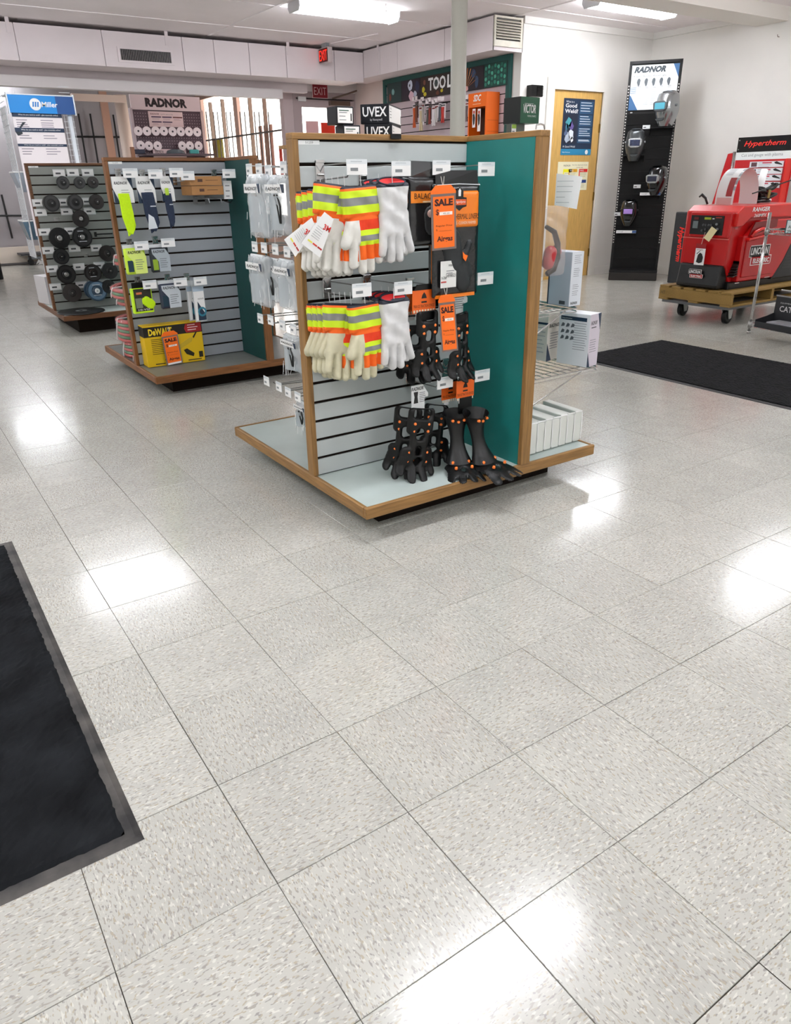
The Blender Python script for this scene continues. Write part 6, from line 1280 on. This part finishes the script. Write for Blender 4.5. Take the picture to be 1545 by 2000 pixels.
t = thing('dolly', 'grey steel dolly with four castors under the pallet', 'dolly', (XP0, YP0, 0)); bx('frame', .02, .03, .142, 1.38, DP-.03, .167, M('grey steel', '#6b6c6e', .45, metal=.4), t)
for (x, y) in ((.16, .12), (.22, DP-.12), (1.2, .12), (1.2, DP-.12)):
    part('castor_fork', MB().box(x-.035, y-.035, .132, x+.035, y+.035, .142).prism([(x-.035, .135), (x+.035, .135), (x+.026, .05), (x-.006, .045)], y-.036, y-.028).prism([(x-.035, .135), (x+.035, .135), (x+.026, .05), (x-.006, .045)], y+.028, y+.036), M('zinc', '#b4b4b0', .35, metal=.6), t)
    part('wheel', MB().lathe([(.01, -.022), (.05, -.022), (.066, -.014), (.066, .014), (.05, .022), (.01, .022)], 24, c=(x+.010, y, .066), ax='y'), BLACKP, t, smooth=False)

# ================================================================== plasma cutter boards
p = PZ(1302, 552); p1 = PZ(1332, 556)
zt_ = PX(1316, 414, p[0])[2]; t = thing('lettered_board', 'black upright board with red vertical lettering between helmet rack and welder', 'board', (p[0], p[1], 0), R(-82)); wB = .30
part('board', MB().prism([(0, 0), (wB, 0), (wB+.02, zt_), (.0, zt_)], 0, .10), M('black board', '#222426', .5), t, bevel=.012, segs=2)
o = text('Hypertherm', 0, 0, .40, .085, 0, M('red letter print', '#f0281c', .45), t, shear=.25, bold=.03); o.matrix_local = Matrix.Translation((.06, -.002, .66)) @ Matrix.Rotation(R(90), 4, 'Y')
XH = 8.1
a, b = PX(1443, 269, XH), PX(1545, 263, XH); zz = [PX(1440, v, XH)[2] for v in (298, 313)]; y0 = a[1]; zt_ = a[2]; w_ = (a[1]-b[1])*1.12
t = thing('plasma_stand', 'red display stand with a black lettered header against the right wall', 'display stand', (XH, y0, 0), -PI/2)
bx('header', 0, 0, zz[0], w_, .02, zt_, M('gloss black header', '#0e0c0c', .12), t); text('Hypertherm', w_*.12, zz[0]+(zt_-zz[0])*.28, w_*.72, (zt_-zz[0])*.46, -.001, M('red letter print', ''), t, shear=.3, bold=.02)
bx('strap_line', 0, .002, zz[1], w_, .02, zz[0], K('#eef2f1'), t); text('Cut and gouge with plasma', w_*.10, zz[1]+(zz[0]-zz[1])*.3, w_*.72, (zz[0]-zz[1])*.5, .001, K('#8d9295'), t)
bx('red_board', 0, .005, .4, w_, .02, zz[1], M('red mesh board', '#c5121a', .4, bump=.4, scale=90), t)
for (x, z) in ((.02, zt_-.03), (.02, zz[0]+.03)): part('screw', MB().cyl(x, z, -.003, 0, .007, n=8, ax='y'), STEEL, t)
part('side_wing', MB().prism([(-.11, zz[0]-.01), (-.04, zz[0]), (-.04, .45), (-.32, .45)], .0, .02), M('red mesh board', ''), t); part('chrome_post', MB().cyl(-.025, .0, .3, zz[0]+.01, .018, n=12), CHROME, t, smooth=True)
sx0 = w_*.28
for k, v in enumerate((315, 328.5, 341.5, 355.5)):
    z1, z0 = PX(1500, v, XH)[2], PX(1500, v+11.5, XH)[2]
    bx('product_strip', sx0-.02*k, -.004, z0, w_*.86, .004, z1, K('#e4e6ea'), t); bx('machine_print', sx0+.02, -.005, z0+.008, sx0+.09, -.004, z1-.008, K('#5c3a40'), t); bx('red_print', w_*.5, -.005, z1-.022, w_*.66, -.004, z1-.008, K('#c8495a'), t)
    rules(sx0+.11, z1-.012, .15, 3, .022, .005, -.004, K('#9aa0a6'), t); part('torch_print', MB().prism([(w_*.70, z0+.05), (w_*.74, z0+.06), (w_*.84, z0+.03), (w_*.84, z0+.02), (w_*.72, z0+.035)], -.005, -.004), BLK, t)
bx('red_front_wing', w_*.97, -.10, .3, w_*.99, .02, zz[1], M('red front wing', '#e0281c', .4), t)

# ================================================================== chrome shelf with catalogue tray
SP = PZ(1462, 651); zt_ = PN(1508, 415, SP, (RV[0], RV[1], 0) if False else np.array([FV[0], FV[1], 0]))[2]
t = thing('chrome_shelving', 'chrome wire shelving unit cut by the right edge', 'shelving', (SP[0], SP[1], 0), R(-8)); LX = .95
cw_, cd_ = .60, .90
# local +x away from camera side, local -y toward the right of the picture
def rim(z, h=.035):
    m = MB()
    for (x0, y0, x1, y1) in ((0, 0, 0, -cd_), (0, -cd_, cw_, -cd_), (cw_, -cd_, cw_, 0), (cw_, 0, 0, 0)):
        m.tube([(x0, y0, z+h), (x1, y1, z+h)], .0035, 5).tube([(x0, y0, z), (x1, y1, z)], .0035, 5); n = 22
        m.tube([(x0+(x1-x0)*i/n, y0+(y1-y0)*i/n, z+(h if i % 2 else 0)) for i in range(n+1)], .0025, 4)
    return m
for z in (.055, .79): part('shelf_rim', rim(z), CHROME, t)
for z in (.088, .823):
    m = MB()
    for k in range(20): m.tube([(cw_*k/19, 0, z), (cw_*k/19, -cd_, z)], .002, 4)
    part('shelf_wires', m, CHROME, t, kind='stuff')
for (x, y) in ((0, 0), (cw_, 0), (0, -cd_), (cw_, -cd_)):
    part('post', MB().cyl(x, y, .02, zt_ if (x, y) == (0, 0) else zt_+.0, .0125, n=14).cyl(x, y, 0, .02, .016, n=10), CHROME, t, smooth=True)
    for z in (.05, .785): part('collar', MB().cyl(x, y, z, z+.05, .019, .017, n=14), STEEL, t, smooth=True)
c0 = PZ(1473, 637, .10); q_ = thing('catalogue_tray', 'dark card tray of catalogues with a raised lettered back on the lower chrome shelf', 'tray', (c0[0], c0[1], .095), R(-100))
DG = M('dark grey card', '#27282b', .5); bx('floor', 0, 0, 0, .46, .20, .006, DG, q_); bx('front_lip', 0, 0, 0, .46, .005, .045, DG, q_); part('side_wall', MB().prism([(0, 0), (.20, 0), (.20, .10), (.12, .08), (0, .06)], 0, .005, ax='x'), DG, q_); bx('back', 0, .195, 0, .46, .20, .24, DG, q_); bx('side_wall', .455, 0, 0, .46, .20, .07, DG, q_)
text('EQUIPMENT', .05, .175, .11, .013, .193, K('#cfcfcf'), q_); text('CATALOG', .05, .115, .28, .045, .193, K('#e3e3e3'), q_, bold=.01); bx('top_edge', 0, .19, .23, .46, .202, .24, K('#8f8d8c'), q_)
for k in range(4): o = bx('catalogue', .03+.02*k, .02, .006+.012*k, .32+.02*k, .17, .016+.012*k, K(('#5b5c60', '#8a8b90', '#3b3c40', '#a2a3a8')[k]), q_); o.rotation_euler.z = R(-3+2*k)
q_ = thing('printed_card', 'teal edged card clipped on the upper chrome shelf at the right edge', 'card', PN(1535, 440, (SP[0]-.02, SP[1]-.1, .8), np.array([1., -.14, 0])), R(-80)); bx('card', 0, 0, -.06, .12, .002, .04, K('#2d5a62'), q_); bx('face', .008, -.001, -.055, .112, 0, .035, K('#dfeaee'), q_); text('Airgas', .02, -.03, .08, .03, -.0015, K('#1b1b1b'), q_)
ph0 = (SP[0]+.10, SP[1]-.18); q_ = thing('black_machine', 'glossy black machine corner on the upper chrome shelf at the right edge', 'machine', (ph0[0], ph0[1], .826), R(-100)); part('body', MB().prism([(0, 0), (.30, 0), (.30, .36), (.08, .34), (.02, .12)], 0, .3), M('glossy black', '#0d0e0f', .15, coat=.5), q_, bevel=.01); part('front_ring', MB().lathe([(.03, -.003), (.045, -.012), (.06, -.003)], 20, c=(.13, 0, .17), ax='y'), BLACKP, q_)
part('cable', MB().tube([(0, -.02, .01), (-.10, -.06, .0), (-.14, .0, .0), (-.05, .06, .0)], .006), BLACKP, q_)
# small ceiling eye hooks
for k, (u, v) in enumerate(((754, 14), (1522, 72))):
    p = PZ(u, v, H-.03) if k == 0 else PX(u, v, WX-.01)
    q_ = thing('screw_hook', ['small screw hook in the ceiling right of the left lamp', 'small screw hook high on the right wall'][k], 'hook', p); part('wire', MB().tube([(0, 0, .03), (0, 0, 0), (.015, 0, -.02), (.0, 0, -.035), (-.012, 0, -.02)] if k == 0 else [(0, 0, 0), (-.03, 0, 0), (-.04, 0, .02)], .004), K('#8d7a74'), q_)
p = PZ(738, 62, H); struct('trim_12', MB().tube([(p[0], p[1], H-.02), (4.93, 9.1, H-.02)], .008), SOFM)
for o in bpy.data.objects:
    if 'used' in o.keys(): del o['used']
bpy.context.view_layer.update()
